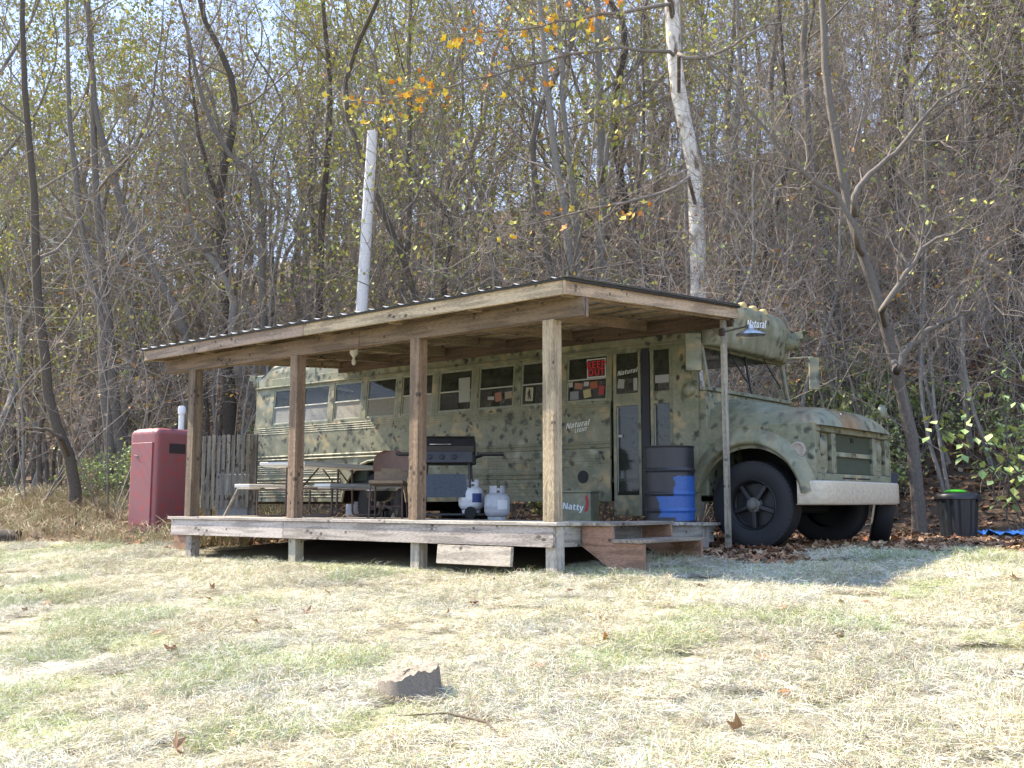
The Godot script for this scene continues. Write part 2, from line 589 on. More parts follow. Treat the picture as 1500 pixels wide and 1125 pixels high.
# trunk along a path with limbs growing from it
func tree_meshes(seed_: int, path: Array, r0: float, o: Dictionary, limbs := []) -> Array:
	var q := RandomNumberGenerator.new()
	q.seed = seed_
	var tr := MB.new()
	var br := MB.new()
	var lf := MB.new()
	tr.col = o.bark
	br.col = o.get("twig", o.bark)
	# smooth the path
	var cv := Curve3D.new()
	for k in path.size():
		var a: Vector3 = path[max(k - 1, 0)]
		var b: Vector3 = path[min(k + 1, path.size() - 1)]
		cv.add_point(path[k], -(b - a) / 6.0, (b - a) / 6.0)
	var L := cv.get_baked_length()
	var pts := []
	var rad := []
	var ns := 22
	for k in ns + 1:
		var t := float(k) / ns
		pts.append(cv.sample_baked(t * L, true) + Vector3(q.randfn(0, 1), 0, q.randfn(0, 1)) * r0 * 0.12)
		rad.append(r0 * pow(1.0 - o.get("taper", 0.95) * t, 0.85) * (1.0 + 0.3 * exp(-t * L / 0.35)) * q.randf_range(0.95, 1.05))
	tr.tube(pts, rad, 10, true, 0.9)
	for li in limbs.size():
		var lb: Array = limbs[li]
		var lk: float = o.get("limb_r", 0.36)
		if o.has("limb_rs"): lk = o.limb_rs[li]
		var lp := []
		var lr := []
		var cl := Curve3D.new()
		for k in lb.size():
			var a: Vector3 = lb[max(k - 1, 0)]
			var b: Vector3 = lb[min(k + 1, lb.size() - 1)]
			cl.add_point(lb[k], -(b - a) / 6.0, (b - a) / 6.0)
		var LL := cl.get_baked_length()
		# start inside the trunk
		var best: Vector3 = pts[0]
		for p in pts:
			if p.distance_to(lb[0]) < best.distance_to(lb[0]): best = p
		lp.append(best)
		lr.append(r0 * lk)
		for k in 15:
			lp.append(cl.sample_baked(LL * (k + 0.3) / 14.3, true) + Vector3(q.randfn(0, 1), q.randfn(0, 1), q.randfn(0, 1)) * 0.02)
			lr.append(max(0.009, r0 * lk * (1.0 - 0.8 * k / 14.0)))
		br.col = o.bark if not o.has("limb_r") else o.twig
		br.tube(lp, lr, 7, true, 0.6)
		br.col = o.get("twig", o.bark)
		for k in int(LL * o.get("limb_twigs", 5.0)):
			var i := q.randi_range(3, 14)
			var dd: Vector3 = ((lp[i] - lp[i - 1]).normalized() + Vector3(q.randfn(0, 1), q.randfn(0, 1) + 0.2, q.randfn(0, 1)) * 0.7).normalized()
			grow(br, lf, q, lp[i], dd, q.randf_range(0.5, 1.4), max(lr[i] * 0.4, 0.006), 2, o)
	var nl: int = o.get("limbs", 12)
	for k in nl:
		var t: float = lerp(float(o.get("from", 0.3)), 0.98, (k + q.randf()) / nl)
		var i: int = min(int(t * ns), ns - 1)
		var ax: Vector3 = (pts[i + 1] - pts[i]).normalized()
		var an := q.randf() * TAU
		var side := ax.cross(Vector3(cos(an), 0.1, sin(an))).normalized()
		var dd := (ax * q.randf_range(0.35, 0.9) + side).normalized()
		grow(br, lf, q, pts[i], dd, L * o.get("reach", 0.28) * (1.15 - 0.7 * t) * q.randf_range(0.7, 1.3), rad[i] * q.randf_range(0.3, 0.5), 1, o)
	var cr := br.mesh(null, M.bark)
	if lf.v.size() > 0: lf.mesh(cr, M.leaf)
	return [tr.mesh(), cr]

func place_tree(ms: Array, called: String, label: String, group: String, at: Vector3, turn := 0.0, sc := 1.0, barkm: Material = null, cat := "tree") -> Node3D:
	var o := thing(called, label, cat, at, turn, group)
	o.scale = Vector3.ONE * sc
	part(o, "trunk" if cat == "tree" else "stem", ms[0], barkm if barkm else M.bark)
	part(o, "crown" if cat == "tree" else "foliage", ms[1], null)
	return o

const YG := [Color(0.40, 0.41, 0.10), Color(0.30, 0.34, 0.09), Color(0.47, 0.40, 0.10), Color(0.22, 0.26, 0.07)]
const GREEN := [Color(0.24, 0.33, 0.09), Color(0.32, 0.40, 0.13), Color(0.17, 0.25, 0.07), Color(0.40, 0.42, 0.14)]
const AUT := [Color(0.36, 0.25, 0.05), Color(0.30, 0.14, 0.04), Color(0.24, 0.24, 0.05), Color(0.20, 0.10, 0.04)]
const GOLD := [Color(0.80, 0.42, 0.03), Color(0.75, 0.55, 0.06), Color(0.70, 0.26, 0.03), Color(0.62, 0.52, 0.08)]
const GREYB := Color(0.25, 0.215, 0.18)
const BROWNB := Color(0.145, 0.115, 0.09)
const PALEB := Color(0.40, 0.365, 0.32)
const TWIG := Color(0.40, 0.335, 0.275)

const HERO := [
	[0.111, [Vector3(-12.91,0.29,1.32),Vector3(-12.92,1.11,1.45),Vector3(-13.05,1.74,1.65),Vector3(-13.18,2.43,1.86),Vector3(-13.2,3.5,2.03),Vector3(-13.19,4.5,2.18),Vector3(-13.13,6.01,2.35),Vector3(-13.12,7.52,2.57),Vector3(-13.07,9.03,2.75)], [[Vector3(-12.45,1.64,1.92),Vector3(-12.69,1.84,2.15),Vector3(-12.93,1.82,2.35),Vector3(-13.16,1.52,2.49)]]],
	[0.119, [Vector3(-14.95,0.4,-0.9),Vector3(-14.98,1.93,-0.65),Vector3(-15.04,3.09,-0.42),Vector3(-15,4.4,-0.26),Vector3(-15.02,5.71,-0.05),Vector3(-14.99,7.61,0.21),Vector3(-14.89,9.79,0.45),Vector3(-14.84,11.25,0.63)], []],
	[0.102, [Vector3(-14.24,0.4,-0.18),Vector3(-14.25,1.72,0.03),Vector3(-14.25,2.98,0.21),Vector3(-14.18,4.23,0.34),Vector3(-14.32,5.48,0.65),Vector3(-14.4,7.15,0.96),Vector3(-14.36,9.09,1.22)], []],
	[0.136, [Vector3(-13.79,0.47,-1.84),Vector3(-13.71,2.51,-1.6),Vector3(-13.74,4.07,-1.34),Vector3(-14.04,5.13,-0.94),Vector3(-14.37,6.01,-0.54),Vector3(-14.68,7.17,-0.11),Vector3(-14.88,9.07,0.34)], []],
	[0.17, [Vector3(-14.93,1.1,-3.42),Vector3(-14.79,3.64,-3.15),Vector3(-14.71,5.39,-2.96),Vector3(-14.67,6.82,-2.78),Vector3(-14.6,7.93,-2.67),Vector3(-14.32,9.05,-2.73),Vector3(-14.21,9.84,-2.7),Vector3(-14.29,10.8,-2.49),Vector3(-14.58,11.59,-2.14)], [[Vector3(-14.62,7.3,-2.74),Vector3(-14.84,8.41,-2.4),Vector3(-14.94,9.68,-2.12),Vector3(-14.95,11.27,-1.88),Vector3(-15.05,12.23,-1.65)]]],
	[0.119, [Vector3(-13.37,1.38,-3.36),Vector3(-13.3,3.21,-3.13),Vector3(-13.23,4.88,-2.94),Vector3(-13.15,6.41,-2.78),Vector3(-13.1,7.63,-2.64),Vector3(-13.33,8.08,-2.39),Vector3(-13.61,8.36,-2.11),Vector3(-13.92,9.3,-1.71)], []],
	[0.136, [Vector3(-14.1,2.12,-5.24),Vector3(-13.85,4.93,-5.03),Vector3(-13.65,6.92,-4.9),Vector3(-13.43,8.57,-4.84),Vector3(-13.22,10.73,-4.69),Vector3(-13.2,12.71,-4.4)], []],
	[0.111, [Vector3(-11.72,2.69,-5.82),Vector3(-11.48,5.23,-5.63),Vector3(-11.22,7.46,-5.51),Vector3(-11.07,9.84,-5.28),Vector3(-10.84,12.23,-5.1)], []],
	[0.136, [Vector3(-7.33,3.09,-6.75),Vector3(-7.26,5.42,-6.46),Vector3(-7.27,6.88,-6.24),Vector3(-7.34,8.34,-5.96),Vector3(-7.35,9.79,-5.73),Vector3(-7.35,11.25,-5.51)], []],
	[0.119, [Vector3(-7.78,3.21,-7.67),Vector3(-7.67,5.65,-7.39),Vector3(-7.67,7.32,-7.14),Vector3(-7.69,8.69,-6.92),Vector3(-7.67,10.22,-6.71),Vector3(-7.61,11.74,-6.53)], []],
	[0.187, [Vector3(-8.06,3.33,-8.72),Vector3(-7.9,5.39,-8.55),Vector3(-7.73,7.46,-8.37),Vector3(-7.64,9.05,-8.21),Vector3(-7.52,10.95,-8.02),Vector3(-7.48,12.23,-7.87)], [[Vector3(-7.32,8.06,-7.84),Vector3(-7.16,8.83,-7.86),Vector3(-6.95,9.61,-7.91),Vector3(-6.53,10.46,-8.13),Vector3(-6.31,11,-8.23)]]],
	[0.187, [Vector3(-4.32,2.86,-6.65),Vector3(-4.23,4.58,-6.47),Vector3(-4.14,6.04,-6.32),Vector3(-4.09,7.1,-6.2),Vector3(-4.17,7.89,-6.02),Vector3(-4.21,8.69,-5.87),Vector3(-4.21,9.61,-5.73),Vector3(-4.17,10.54,-5.62),Vector3(-4.12,11.87,-5.47)], [[Vector3(-3.91,9.02,-5.28),Vector3(-4.51,9.06,-4.79),Vector3(-5.11,9.03,-4.3),Vector3(-5.83,8.83,-3.74),Vector3(-6.54,8.6,-3.19),Vector3(-7.47,8.29,-2.48),Vector3(-8.28,8.06,-1.84),Vector3(-9.07,8.19,-1.17)],[Vector3(-3.66,9.68,-4.74),Vector3(-4.5,9.51,-4.08),Vector3(-5.19,9.36,-3.53),Vector3(-5.88,9.19,-2.99),Vector3(-6.47,9.11,-2.52),Vector3(-6.96,9.11,-2.12)],[Vector3(-3.37,6.3,-4.83),Vector3(-3.9,6.02,-4.44),Vector3(-4.48,5.84,-3.99),Vector3(-5.06,5.69,-3.53),Vector3(-5.65,5.48,-3.09),Vector3(-6.17,5.45,-2.66)],[Vector3(-3.19,8.3,-4.03),Vector3(-2.73,8.26,-4.41),Vector3(-2.15,8.66,-4.83),Vector3(-1.39,9.02,-5.4)]]],
	[0.068, [Vector3(-5.46,3.09,-8.29),Vector3(-5.34,4.99,-8.1),Vector3(-5.24,6.88,-7.9),Vector3(-5.15,8.34,-7.75),Vector3(-5.08,9.79,-7.59)], []],
	[0.102, [Vector3(-5.48,3.21,-9.55),Vector3(-5.26,5.19,-9.43),Vector3(-5.05,6.71,-9.39),Vector3(-4.75,8.69,-9.34),Vector3(-4.58,10.06,-9.27),Vector3(-4.5,11.74,-9.08)], []],
	[0.085, [Vector3(-3.95,3.53,-8.16),Vector3(-3.77,4.78,-8.12),Vector3(-3.43,6.17,-8.19),Vector3(-3.25,6.87,-8.23),Vector3(-2.99,7.7,-8.32),Vector3(-3.01,8.96,-8.12)], []],
	[0.105, [Vector3(0.21,0.15,-5.57),Vector3(0.16,1.12,-5.38),Vector3(0.09,1.97,-5.2),Vector3(-0.01,2.82,-4.99),Vector3(-0.11,3.66,-4.77),Vector3(-0.23,4.3,-4.58),Vector3(-0.34,5.02,-4.38),Vector3(-0.43,5.89,-4.18),Vector3(-0.47,6.84,-4),Vector3(-0.46,7.9,-3.85)], [[Vector3(0.25,2.48,-4.47),Vector3(0.44,2.88,-4.57),Vector3(0.7,3.12,-4.74),Vector3(0.98,3.32,-4.94),Vector3(1.2,3.48,-5.1)],[Vector3(0.06,4.67,-3.33),Vector3(0.21,5.13,-3.39),Vector3(0.69,5.67,-3.7),Vector3(1.14,6.31,-3.97),Vector3(1.58,6.61,-4.29)],[Vector3(0.31,4.02,-2.99),Vector3(0.1,4.83,-2.69),Vector3(-0.28,5.16,-2.33),Vector3(-0.68,5.91,-1.89),Vector3(-1,6.5,-1.54),Vector3(-1.35,6.88,-1.2)],[Vector3(0.64,3.11,-2.74),Vector3(0.96,3.62,-2.93),Vector3(1.29,4.06,-3.13),Vector3(1.79,4.27,-3.52)]]],
	[0.119, [Vector3(-2.12,2.86,-8.46),Vector3(-2.14,3.92,-8.28),Vector3(-2.19,4.98,-8.08),Vector3(-2.22,5.91,-7.92),Vector3(-2.31,7.23,-7.65),Vector3(-2.29,8.69,-7.45),Vector3(-2.21,10.28,-7.27)], []],
	[0.111, [Vector3(-0.53,3.09,-12.33),Vector3(-0.43,5.13,-12.1),Vector3(-0.42,6.88,-11.86),Vector3(-0.37,8.34,-11.68),Vector3(-0.41,10.09,-11.38),Vector3(-0.51,11.54,-11.09)], []],
	[0.128, [Vector3(-0.64,3.33,-14.81),Vector3(-0.33,5.87,-14.69),Vector3(-0.03,9.05,-14.45),Vector3(0.08,12.23,-14.07)], []],
]
const HERO_LABEL := [
	"dark forked tree with a limb bending low at the lawn edge",
	"straight slim tree behind the red machine with a mossy twin",
	"slim bent tree rising just behind the low green bush",
	"dark trunk leaning away from the porch roof above the red machine",
	"thick dark S-curved forked tree beyond the slatted screen",
	"dark crooked trunk bent sharply near its top beyond the bus tail",
	"tall straight dark tree a few steps from the wooden pole",
	"slim tree on the porch side of the wooden pole, behind the roof",
	"pale grey curved trunk, the nearer one of a close pair",
	"pale grey curved trunk, the farther one of a close pair",
	"broad straight grey trunk with a dark curved side limb",
	"white-barked sycamore with brown patches and golden leaves behind the bus",
	"thin whitish sapling standing close beside the white sycamore",
	"slim grey tree leaning gently on the hood side of the white sycamore",
	"short dark crooked tree on the slope above the bus front",
	"dark leaning tree with long bare limbs beside the bus hood and bin",
	"grey tree on the slope just behind the leaning dark tree",
	"straight grey tree uphill of the broad-leaved bush",
	"thick grey tree highest up the slope above the black bin",
]

func make_forest() -> void:
	for k in HERO.size():
		var h: Array = HERO[k]
		var path: Array = h[1].duplicate()
		var f: Vector3 = path[0]
		while path.size() > 3 and path[0].y < gh(path[0].x, path[0].z) + 0.3: path.remove_at(0)
		f = path[0]
		var g := gh(f.x, f.z)
		var second: Vector3 = path[1]
		var base := Vector3(f.x - (second.x - f.x) * 0.25, g - 0.25, f.z - (second.z - f.z) * 0.25)
		path.push_front(base)
		# go on above the last point
		var e: Vector3 = path[-1]
		var dd: Vector3 = (path[-1] - path[-2]).normalized() * 0.6 + Vector3.UP * 0.6
		for s in 3:
			path.append(e + dd * 1.3 * (s + 1))
		var loc := []
		for p in path: loc.append(p - base)
		var lbs := []
		for lb in h[2]:
			var a := []
			for p in lb: a.append(p - base)
			lbs.append(a)
		var o := {"bark": [GREYB, BROWNB, PALEB][[1, 0, 0, 0, 1, 0, 1, 0, 2, 2, 2, 2, 2, 2, 1, 0, 0, 2, 0][k]], "kids": [0, 5, 6, 0], "limbs": 9, "leaf": 0.10, "clump": 1, "cols": YG, "from": 0.3, "reach": 0.22, "ls": 0.09, "twig": TWIG * 0.8}
		var mt: Material = M.bark
		if k == 11:
			o.bark = Color(1, 1, 1)
			o.twig = Color(0.34, 0.29, 0.24)
			o.limb_r = 0.2
			o.limb_twigs = 7.0
			o.limbs = 5
			o.taper = 0.55
			o.from = 0.6
			o.leaf = 0.0
			mt = M.sycamore
		if k == 15:
			o.limbs = 5
			o.from = 0.7
			o.limb_rs = [0.62, 0.5, 0.45, 0.42]
		var ms := tree_meshes(900 + k, loc, h[0], o, lbs)
		var t := place_tree(ms, "sycamore_tree" if k == 11 else "woodland_tree", HERO_LABEL[k], "", base, 0.0, 1.0, mt)
		if k == 11:
			# golden lobed leaves hang along its limbs
			var q := RandomNumberGenerator.new()
			q.seed = 4
			var gm := MB.new()
			for lb in lbs.slice(0, 3):
				for s in (86 if lb == lbs[0] else (90 if lb == lbs[1] else 26)):
					var u: float = q.randf_range(0.25, 1.0) if lb != lbs[0] else [q.randf_range(0.72, 1.0), q.randf_range(0.45, 0.75)][int(q.randf() < 0.25)]
					var i: int = min(int(u * (lb.size() - 1)), lb.size() - 2)
					var p: Vector3 = lb[i].lerp(lb[i + 1], u * (lb.size() - 1) - i)
					gm.col = GOLD[q.randi() % 4] * q.randf_range(0.7, 1.1)
					leaf_lobed(gm, Transform3D(rand_basis(q), p + Vector3(q.randfn(0, 0.28), q.randfn(-0.08, 0.22), q.randfn(0, 0.28))), q.randf_range(0.055, 0.12), q.randf_range(0.2, 0.8))
			part(t, "foliage", gm.mesh(), M.leaf)
	# kinds of trees that fill the wood
	var protos := []
	for k in 18:
		var q := RandomNumberGenerator.new()
		q.seed = 300 + k
		var H := q.randf_range(11, 17)
		var path := [Vector3(0, -0.3, 0)]
		var lean := Vector3(q.randfn(0, 0.09), 0, q.randfn(0, 0.09))
		for s in 7:
			path.append(Vector3(0, H * (s + 1) / 7.0, 0) + lean * H * (s + 1) / 7.0 + Vector3(q.randfn(0, 0.22), 0, q.randfn(0, 0.22)) * (1 + s * 0.3))
		var kind := k % 4
		var o := {"bark": [GREYB, BROWNB, PALEB, GREYB][kind], "kids": [0, 7, 7, 0], "limbs": 14, "leaf": [0.10, 0.42, 0.28, 0.46][kind], "clump": [1, 2, 1, 3][kind], "cols": [YG, YG, AUT, YG][kind], "from": [0.25, 0.2, 0.3, 0.15][kind], "reach": 0.27, "ls": 0.105, "twig": TWIG * [1.0, 0.7, 1.1, 0.85][kind]}
		if k >= 12:   # the far wood: coarser twigs, larger leaf clusters
			o.kids = [0, 5, 4, 0]
			o.ls = 0.2
			o.clump = 1
			o.limbs = 11
		protos.append([tree_meshes(300 + k, path, q.randf_range(0.08, 0.15), o), kind])
	var names := [["bare_tree", "leafless grey tree with fine twigs", "leafless trees"], ["leafy_tree", "dark-barked tree with thin yellow-green foliage", "yellow-green trees"], ["pale_tree", "pale-barked tree with few rusty leaves", "pale-barked trees"], ["leafy_tree", "grey-barked tree with dense yellowing leaves", "dense yellowing trees"]]
	var zone := [" beyond the red machine", " behind the porch roof", " around the white sycamore", " on the slope above the bus hood"]
	var placed := []
	rng.seed = 12
	var tries := 0
	var cam := Vector3(5.45, 0.53, 11.02)
	while placed.size() < 275 and tries < 6000:
		tries += 1
		var a := deg_to_rad(rng.randf_range(-34, 37) if placed.size() < 230 else rng.randf_range(-31, -5))
		var D: float = lerp(20.0, 74.0, pow(rng.randf(), 0.8)) if placed.size() < 230 else rng.randf_range(24, 60)
		var fw := Vector2(-0.634, -0.773).rotated(a)
		var p := Vector2(cam.x, cam.z) + fw * D
		if p.y > -3.8 and p.x > -12.5: continue
		if p.y > 1.0: continue
		if p.x > -2 and p.y > -7.5: continue
		var ok := true
		for e in placed:
			if e.distance_to(p) < 0.9: ok = false
		if not ok: continue
		placed.append(p)
		var pr: Array = protos[rng.randi() % 12 if D < 42.0 else 12 + rng.randi() % 6]
		var nm: Array = names[pr[1]]
		var zi := 0 if a < -0.26 else (1 if a < 0.02 else (2 if a < 0.24 else 3))
		var far := 1 if D > 42.0 else 0
		place_tree(pr[0], nm[0], nm[1] + zone[zi] + ["", ", far back"][far], nm[2] + zone[zi] + ["", ", far back"][far], Vector3(p.x, gh(p.x, p.y), p.y), rng.randf() * TAU, rng.randf_range(0.75, 1.25))
	# thin saplings fill the gaps
	var thin := []
	for k in 5:
		var q := RandomNumberGenerator.new()
		q.seed = 700 + k
		var H := q.randf_range(5, 8.5)
		var path := [Vector3(0, -0.2, 0)]
		var lean := Vector3(q.randfn(0, 0.16), 0, q.randfn(0, 0.16))
		for s in 5:
			path.append(Vector3(0, H * (s + 1) / 5.0, 0) + lean * H * (s + 1) / 5.0 + Vector3(q.randfn(0, 0.15), 0, q.randfn(0, 0.15)))
		thin.append(tree_meshes(700 + k, path, q.randf_range(0.03, 0.055), {"bark": PALEB, "twig": Color(0.42, 0.355, 0.30), "kids": [0, 6, 6, 0], "limbs": 12, "leaf": 0.07, "clump": 1, "cols": YG, "from": 0.15, "reach": 0.34, "ls": 0.085}))
	var n_thin := 0
	while n_thin < 115:
		var a := deg_to_rad(rng.randf_range(-30, 30))
		var D: float = lerp(18.0, 44.0, pow(rng.randf(), 1.1))
		var p := Vector2(cam.x, cam.z) + Vector2(-0.634, -0.773).rotated(a) * D
		if (p.y > -3.8 and p.x > -12.0) or p.y > 1.2 or (p.x > -2.0 and p.y > -6.6): continue
		var zi := 0 if a < -0.26 else (1 if a < 0.02 else (2 if a < 0.24 else 3))
		place_tree(thin[rng.randi() % 5], "thin_sapling", "thin pale sapling with a mesh of fine twigs" + zone[zi], "thin saplings" + zone[zi], Vector3(p.x, gh(p.x, p.y), p.y), rng.randf() * TAU, rng.randf_range(0.8, 1.3))
		n_thin += 1
	# brush
	var brush := []
	for k in 8:
		var q := RandomNumberGenerator.new()
		q.seed = 500 + k
		var green := k % 2 == 1
		var st := MB.new()
		var br := MB.new()
		var lf := MB.new()
		st.col = Color(0.30, 0.26, 0.22)
		br.col = Color(0.44, 0.38, 0.32)
		var o := {"kids": [0, 6, 5, 0], "leaf": 0.42 if green else 0.10, "clump": 2, "cols": GREEN if green else AUT, "ls": 0.085 if green else 0.07, "wob": 0.6, "up": 0.02, "levels": 4}
		for s in 5:
			var an := q.randf() * TAU
			var hh := q.randf_range(0.7, 1.3) if green else q.randf_range(1.8, 4.2)
			var d := Vector3(cos(an) * q.randf_range(0.2, 0.8), 1, sin(an) * q.randf_range(0.2, 0.8)).normalized()
			var p0 := Vector3(cos(an), 0, sin(an)) * q.randf_range(0.02, 0.2) + Vector3(0, -0.1, 0)
			var e := p0 + d * hh * 0.35
			st.tube([p0, e], [0.014, 0.011], 4, false)
			grow(br, lf, q, e, d, hh, 0.011, 1, o)
		brush.append([[st.mesh(), lf.mesh(br.mesh(null, M.bark), M.leaf)], green])
	placed = []
	var spots := []
	# the thickets the photograph shows
	for k in 22: spots.append([Vector2(rng.randf_range(-3.6, -0.6), rng.randf_range(-9.5, -5.2)), true, rng.randf_range(0.7, 1.2)])
	for k in 5: spots.append([Vector2(rng.randf_range(0.3, 2.4), rng.randf_range(-9.5, -7.0)), true, rng.randf_range(0.7, 1.0)])
	for k in 4: spots.append([Vector2(rng.randf_range(-14.6, -13.2), rng.randf_range(-0.4, 0.8)), true, rng.randf_range(0.6, 0.9)])
	for k in 250:
		var a := deg_to_rad(30.0 - 60.0 * pow(rng.randf(), 1.35))
		var D: float = lerp(17.5, 46.0, pow(rng.randf(), 1.25))
		var p := Vector2(cam.x, cam.z) + Vector2(-0.634, -0.773).rotated(a) * D
		if (p.y > -3.4 and p.x > -11.5) or p.y > 1.8 or (p.x > -1.2 and p.y > -6.2): continue
		spots.append([p, rng.randf() < 0.22, rng.randf_range(0.7, 1.3)])
	var fw2 := Vector2(-0.634, -0.773)
	for s in spots:
		var p: Vector2 = s[0]
		var k := (rng.randi() % 4) * 2 + (1 if s[1] else 0)
		var sa := fw2.angle_to(p - Vector2(cam.x, cam.z))
		var zi := 0 if sa < -0.26 else (1 if sa < 0.02 else (2 if sa < 0.24 else 3))
		var lab: String = ("low green leafy shrub in the undergrowth" if s[1] else "tangled leafless brush in the undergrowth") + zone[zi]
		place_tree(brush[k][0], "green_shrub" if s[1] else "bare_brush", lab, ("green shrubs" if s[1] else "bare brush") + zone[zi], Vector3(p.x, gh(p.x, p.y), p.y), rng.randf() * TAU, s[2], null, "shrub")
	# bush with big pale leaves by the bin
	var q2 := RandomNumberGenerator.new()
	q2.seed = 61
	var b0 := Vector3(1.95, gh(1.95, -5.1), -5.1)
	var sm := MB.new()
	var bm := MB.new()
	sm.col = Color(0.16, 0.13, 0.10)
	var lm := MB.new()
	for s in 15:
		var an := q2.randf() * TAU
		var pts := [Vector3(q2.randfn(0, 0.15), -0.1, q2.randfn(0, 0.15))]
		var d := Vector3(cos(an) * 0.5, 1.1, sin(an) * 0.5)
		for k in 6:
			d += Vector3(q2.randfn(0, 0.14), -0.11, q2.randfn(0, 0.14))
			pts.append(pts[-1] + d.normalized() * q2.randf_range(0.36, 0.52))
		bm.col = sm.col
		(sm if s < 4 else bm).tube(pts, [0.014, 0.013, 0.011, 0.01, 0.008, 0.006, 0.004], 5, false)
		for k in range(2, 7):
			for e in 4:
				lm.col = [Color(0.32, 0.44, 0.15), Color(0.42, 0.50, 0.20), Color(0.50, 0.52, 0.13), Color(0.24, 0.34, 0.11)][q2.randi() % 4] * q2.randf_range(0.8, 1.1)
				var bs := Basis.from_euler(Vector3(q2.randf_range(0.2, 1.1), q2.randf() * TAU, q2.randf_range(-0.4, 0.4)))
				leaf_simple(lm, Transform3D(bs, pts[k] + Vector3(q2.randfn(0, 0.09), q2.randfn(0, 0.07), q2.randfn(0, 0.09))), q2.randf_range(0.10, 0.21))
	place_tree([sm.mesh(), lm.mesh(bm.mesh(null, M.bark), M.leaf)], "broad_leaved_bush", "bush with large pale yellow-green leaves behind the black bin", "", b0, 0.0, 1.0, null, "shrub")

func multi(called: String, mesh: Mesh, mat: Material, xf: Array, cols: Array, label: String, cat: String) -> void:
	var mm := MultiMesh.new()
	mm.transform_format = MultiMesh.TRANSFORM_3D
	mm.use_colors = true
	mm.mesh = mesh
	mm.instance_count = xf.size()
	for k in xf.size():
		mm.set_instance_transform(k, xf[k])
		mm.set_instance_color(k, cols[k])
	var o := MultiMeshInstance3D.new()
	o.name = numbered(called)
	o.multimesh = mm
	o.material_override = mat
	add_child(o)
	tag(o, label, cat, "", "stuff")

func tuft(seed_: int, n: int, lmin: float, lmax: float, spread: float, lay: float, w: float) -> ArrayMesh:
	var q := RandomNumberGenerator.new()
	q.seed = seed_
	var m := MB.new()
	for k in n:
		var an := q.randf() * TAU
		var L := q.randf_range(lmin, lmax)
		var out := Vector3(cos(an), 0, sin(an))
		var p := Vector3(q.randfn(0, spread), -0.01, q.randfn(0, spread))
		var ly := q.randf_range(0.3, 1.0) * lay
		var p1 := p + (Vector3.UP * (1.0 - ly * 0.6) + out * ly).normalized() * L * 0.5
		var p2 := p1 + (Vector3.UP * (0.55 - ly) + out * (0.5 + ly)).normalized() * L * 0.5
		var sd := out.cross(Vector3.UP).rotated(out, q.randf_range(-0.9, 0.9)) * w * q.randf_range(0.6, 1.2)
		m.col = Color(1, 1, 1) * q.randf_range(0.75, 1.15)
		m.quad(p - sd, p + sd, p1 + sd * 0.8, p1 - sd * 0.8)
		m.tri(p1 - sd * 0.8, p1 + sd * 0.8, p2)
	return m.mesh()

# matted straw half a metre across, in clumps, with green blades standing in it
func lawn_patch(seed_: int, green: bool) -> ArrayMesh:
	var q := RandomNumberGenerator.new()
	q.seed = seed_
	var m := MB.new()
	for k in 150:
		var ctr := Vector3(q.randf_range(-0.29, 0.29), 0, q.randf_range(-0.29, 0.29))
		var ca := q.randf() * TAU
		var tall := q.randf_range(0.5, 1.5)
		var tint := q.randf_range(0.55, 1.12)
		var hue := q.randi() % 5
		for e in 30:
			var stand := q.randf() < (0.5 if green else 0.2)
			var an := ca + q.randfn(0, 0.5) if not stand else q.randf() * TAU
			var L := q.randf_range(0.05, 0.16) if not stand else q.randf_range(0.05, 0.12) * tall
			var out := Vector3(cos(an), 0, sin(an))
			var p := ctr + Vector3(q.randfn(0, 0.03), q.randf_range(0.0, 0.03) * tall, q.randfn(0, 0.03))
			var rise := q.randf_range(0.05, 0.5) if not stand else q.randf_range(0.8, 2.5)
			var p1 := p + (out + Vector3.UP * rise).normalized() * L * 0.5
			var p2 := p1 + (out + Vector3.UP * (rise * 0.3 - 0.25)).normalized() * L * 0.5
			var sd := out.cross(Vector3.UP).rotated(out, q.randf_range(-1.0, 1.0)) * q.randf_range(0.0007, 0.0016)
			if green and q.randf() < 0.42 or (not green and stand and q.randf() < 0.28):
				m.col = [Color(0.20, 0.32, 0.07), Color(0.28, 0.38, 0.11), Color(0.38, 0.43, 0.20)][q.randi() % 3] * q.randf_range(0.8, 1.15)
			else:
				m.col = [Color(0.68, 0.63, 0.50), Color(0.76, 0.74, 0.65), Color(0.54, 0.44, 0.29), Color(0.67, 0.66, 0.58), Color(0.72, 0.67, 0.54)][hue if q.randf() < 0.6 else q.randi() % 5] * tint * q.randf_range(0.8, 1.08)
			m.quad(p - sd, p + sd, p1 + sd * 0.85, p1 - sd * 0.85)
			m.tri(p1 - sd * 0.85, p1 + sd * 0.85, p2)
	return m.mesh()

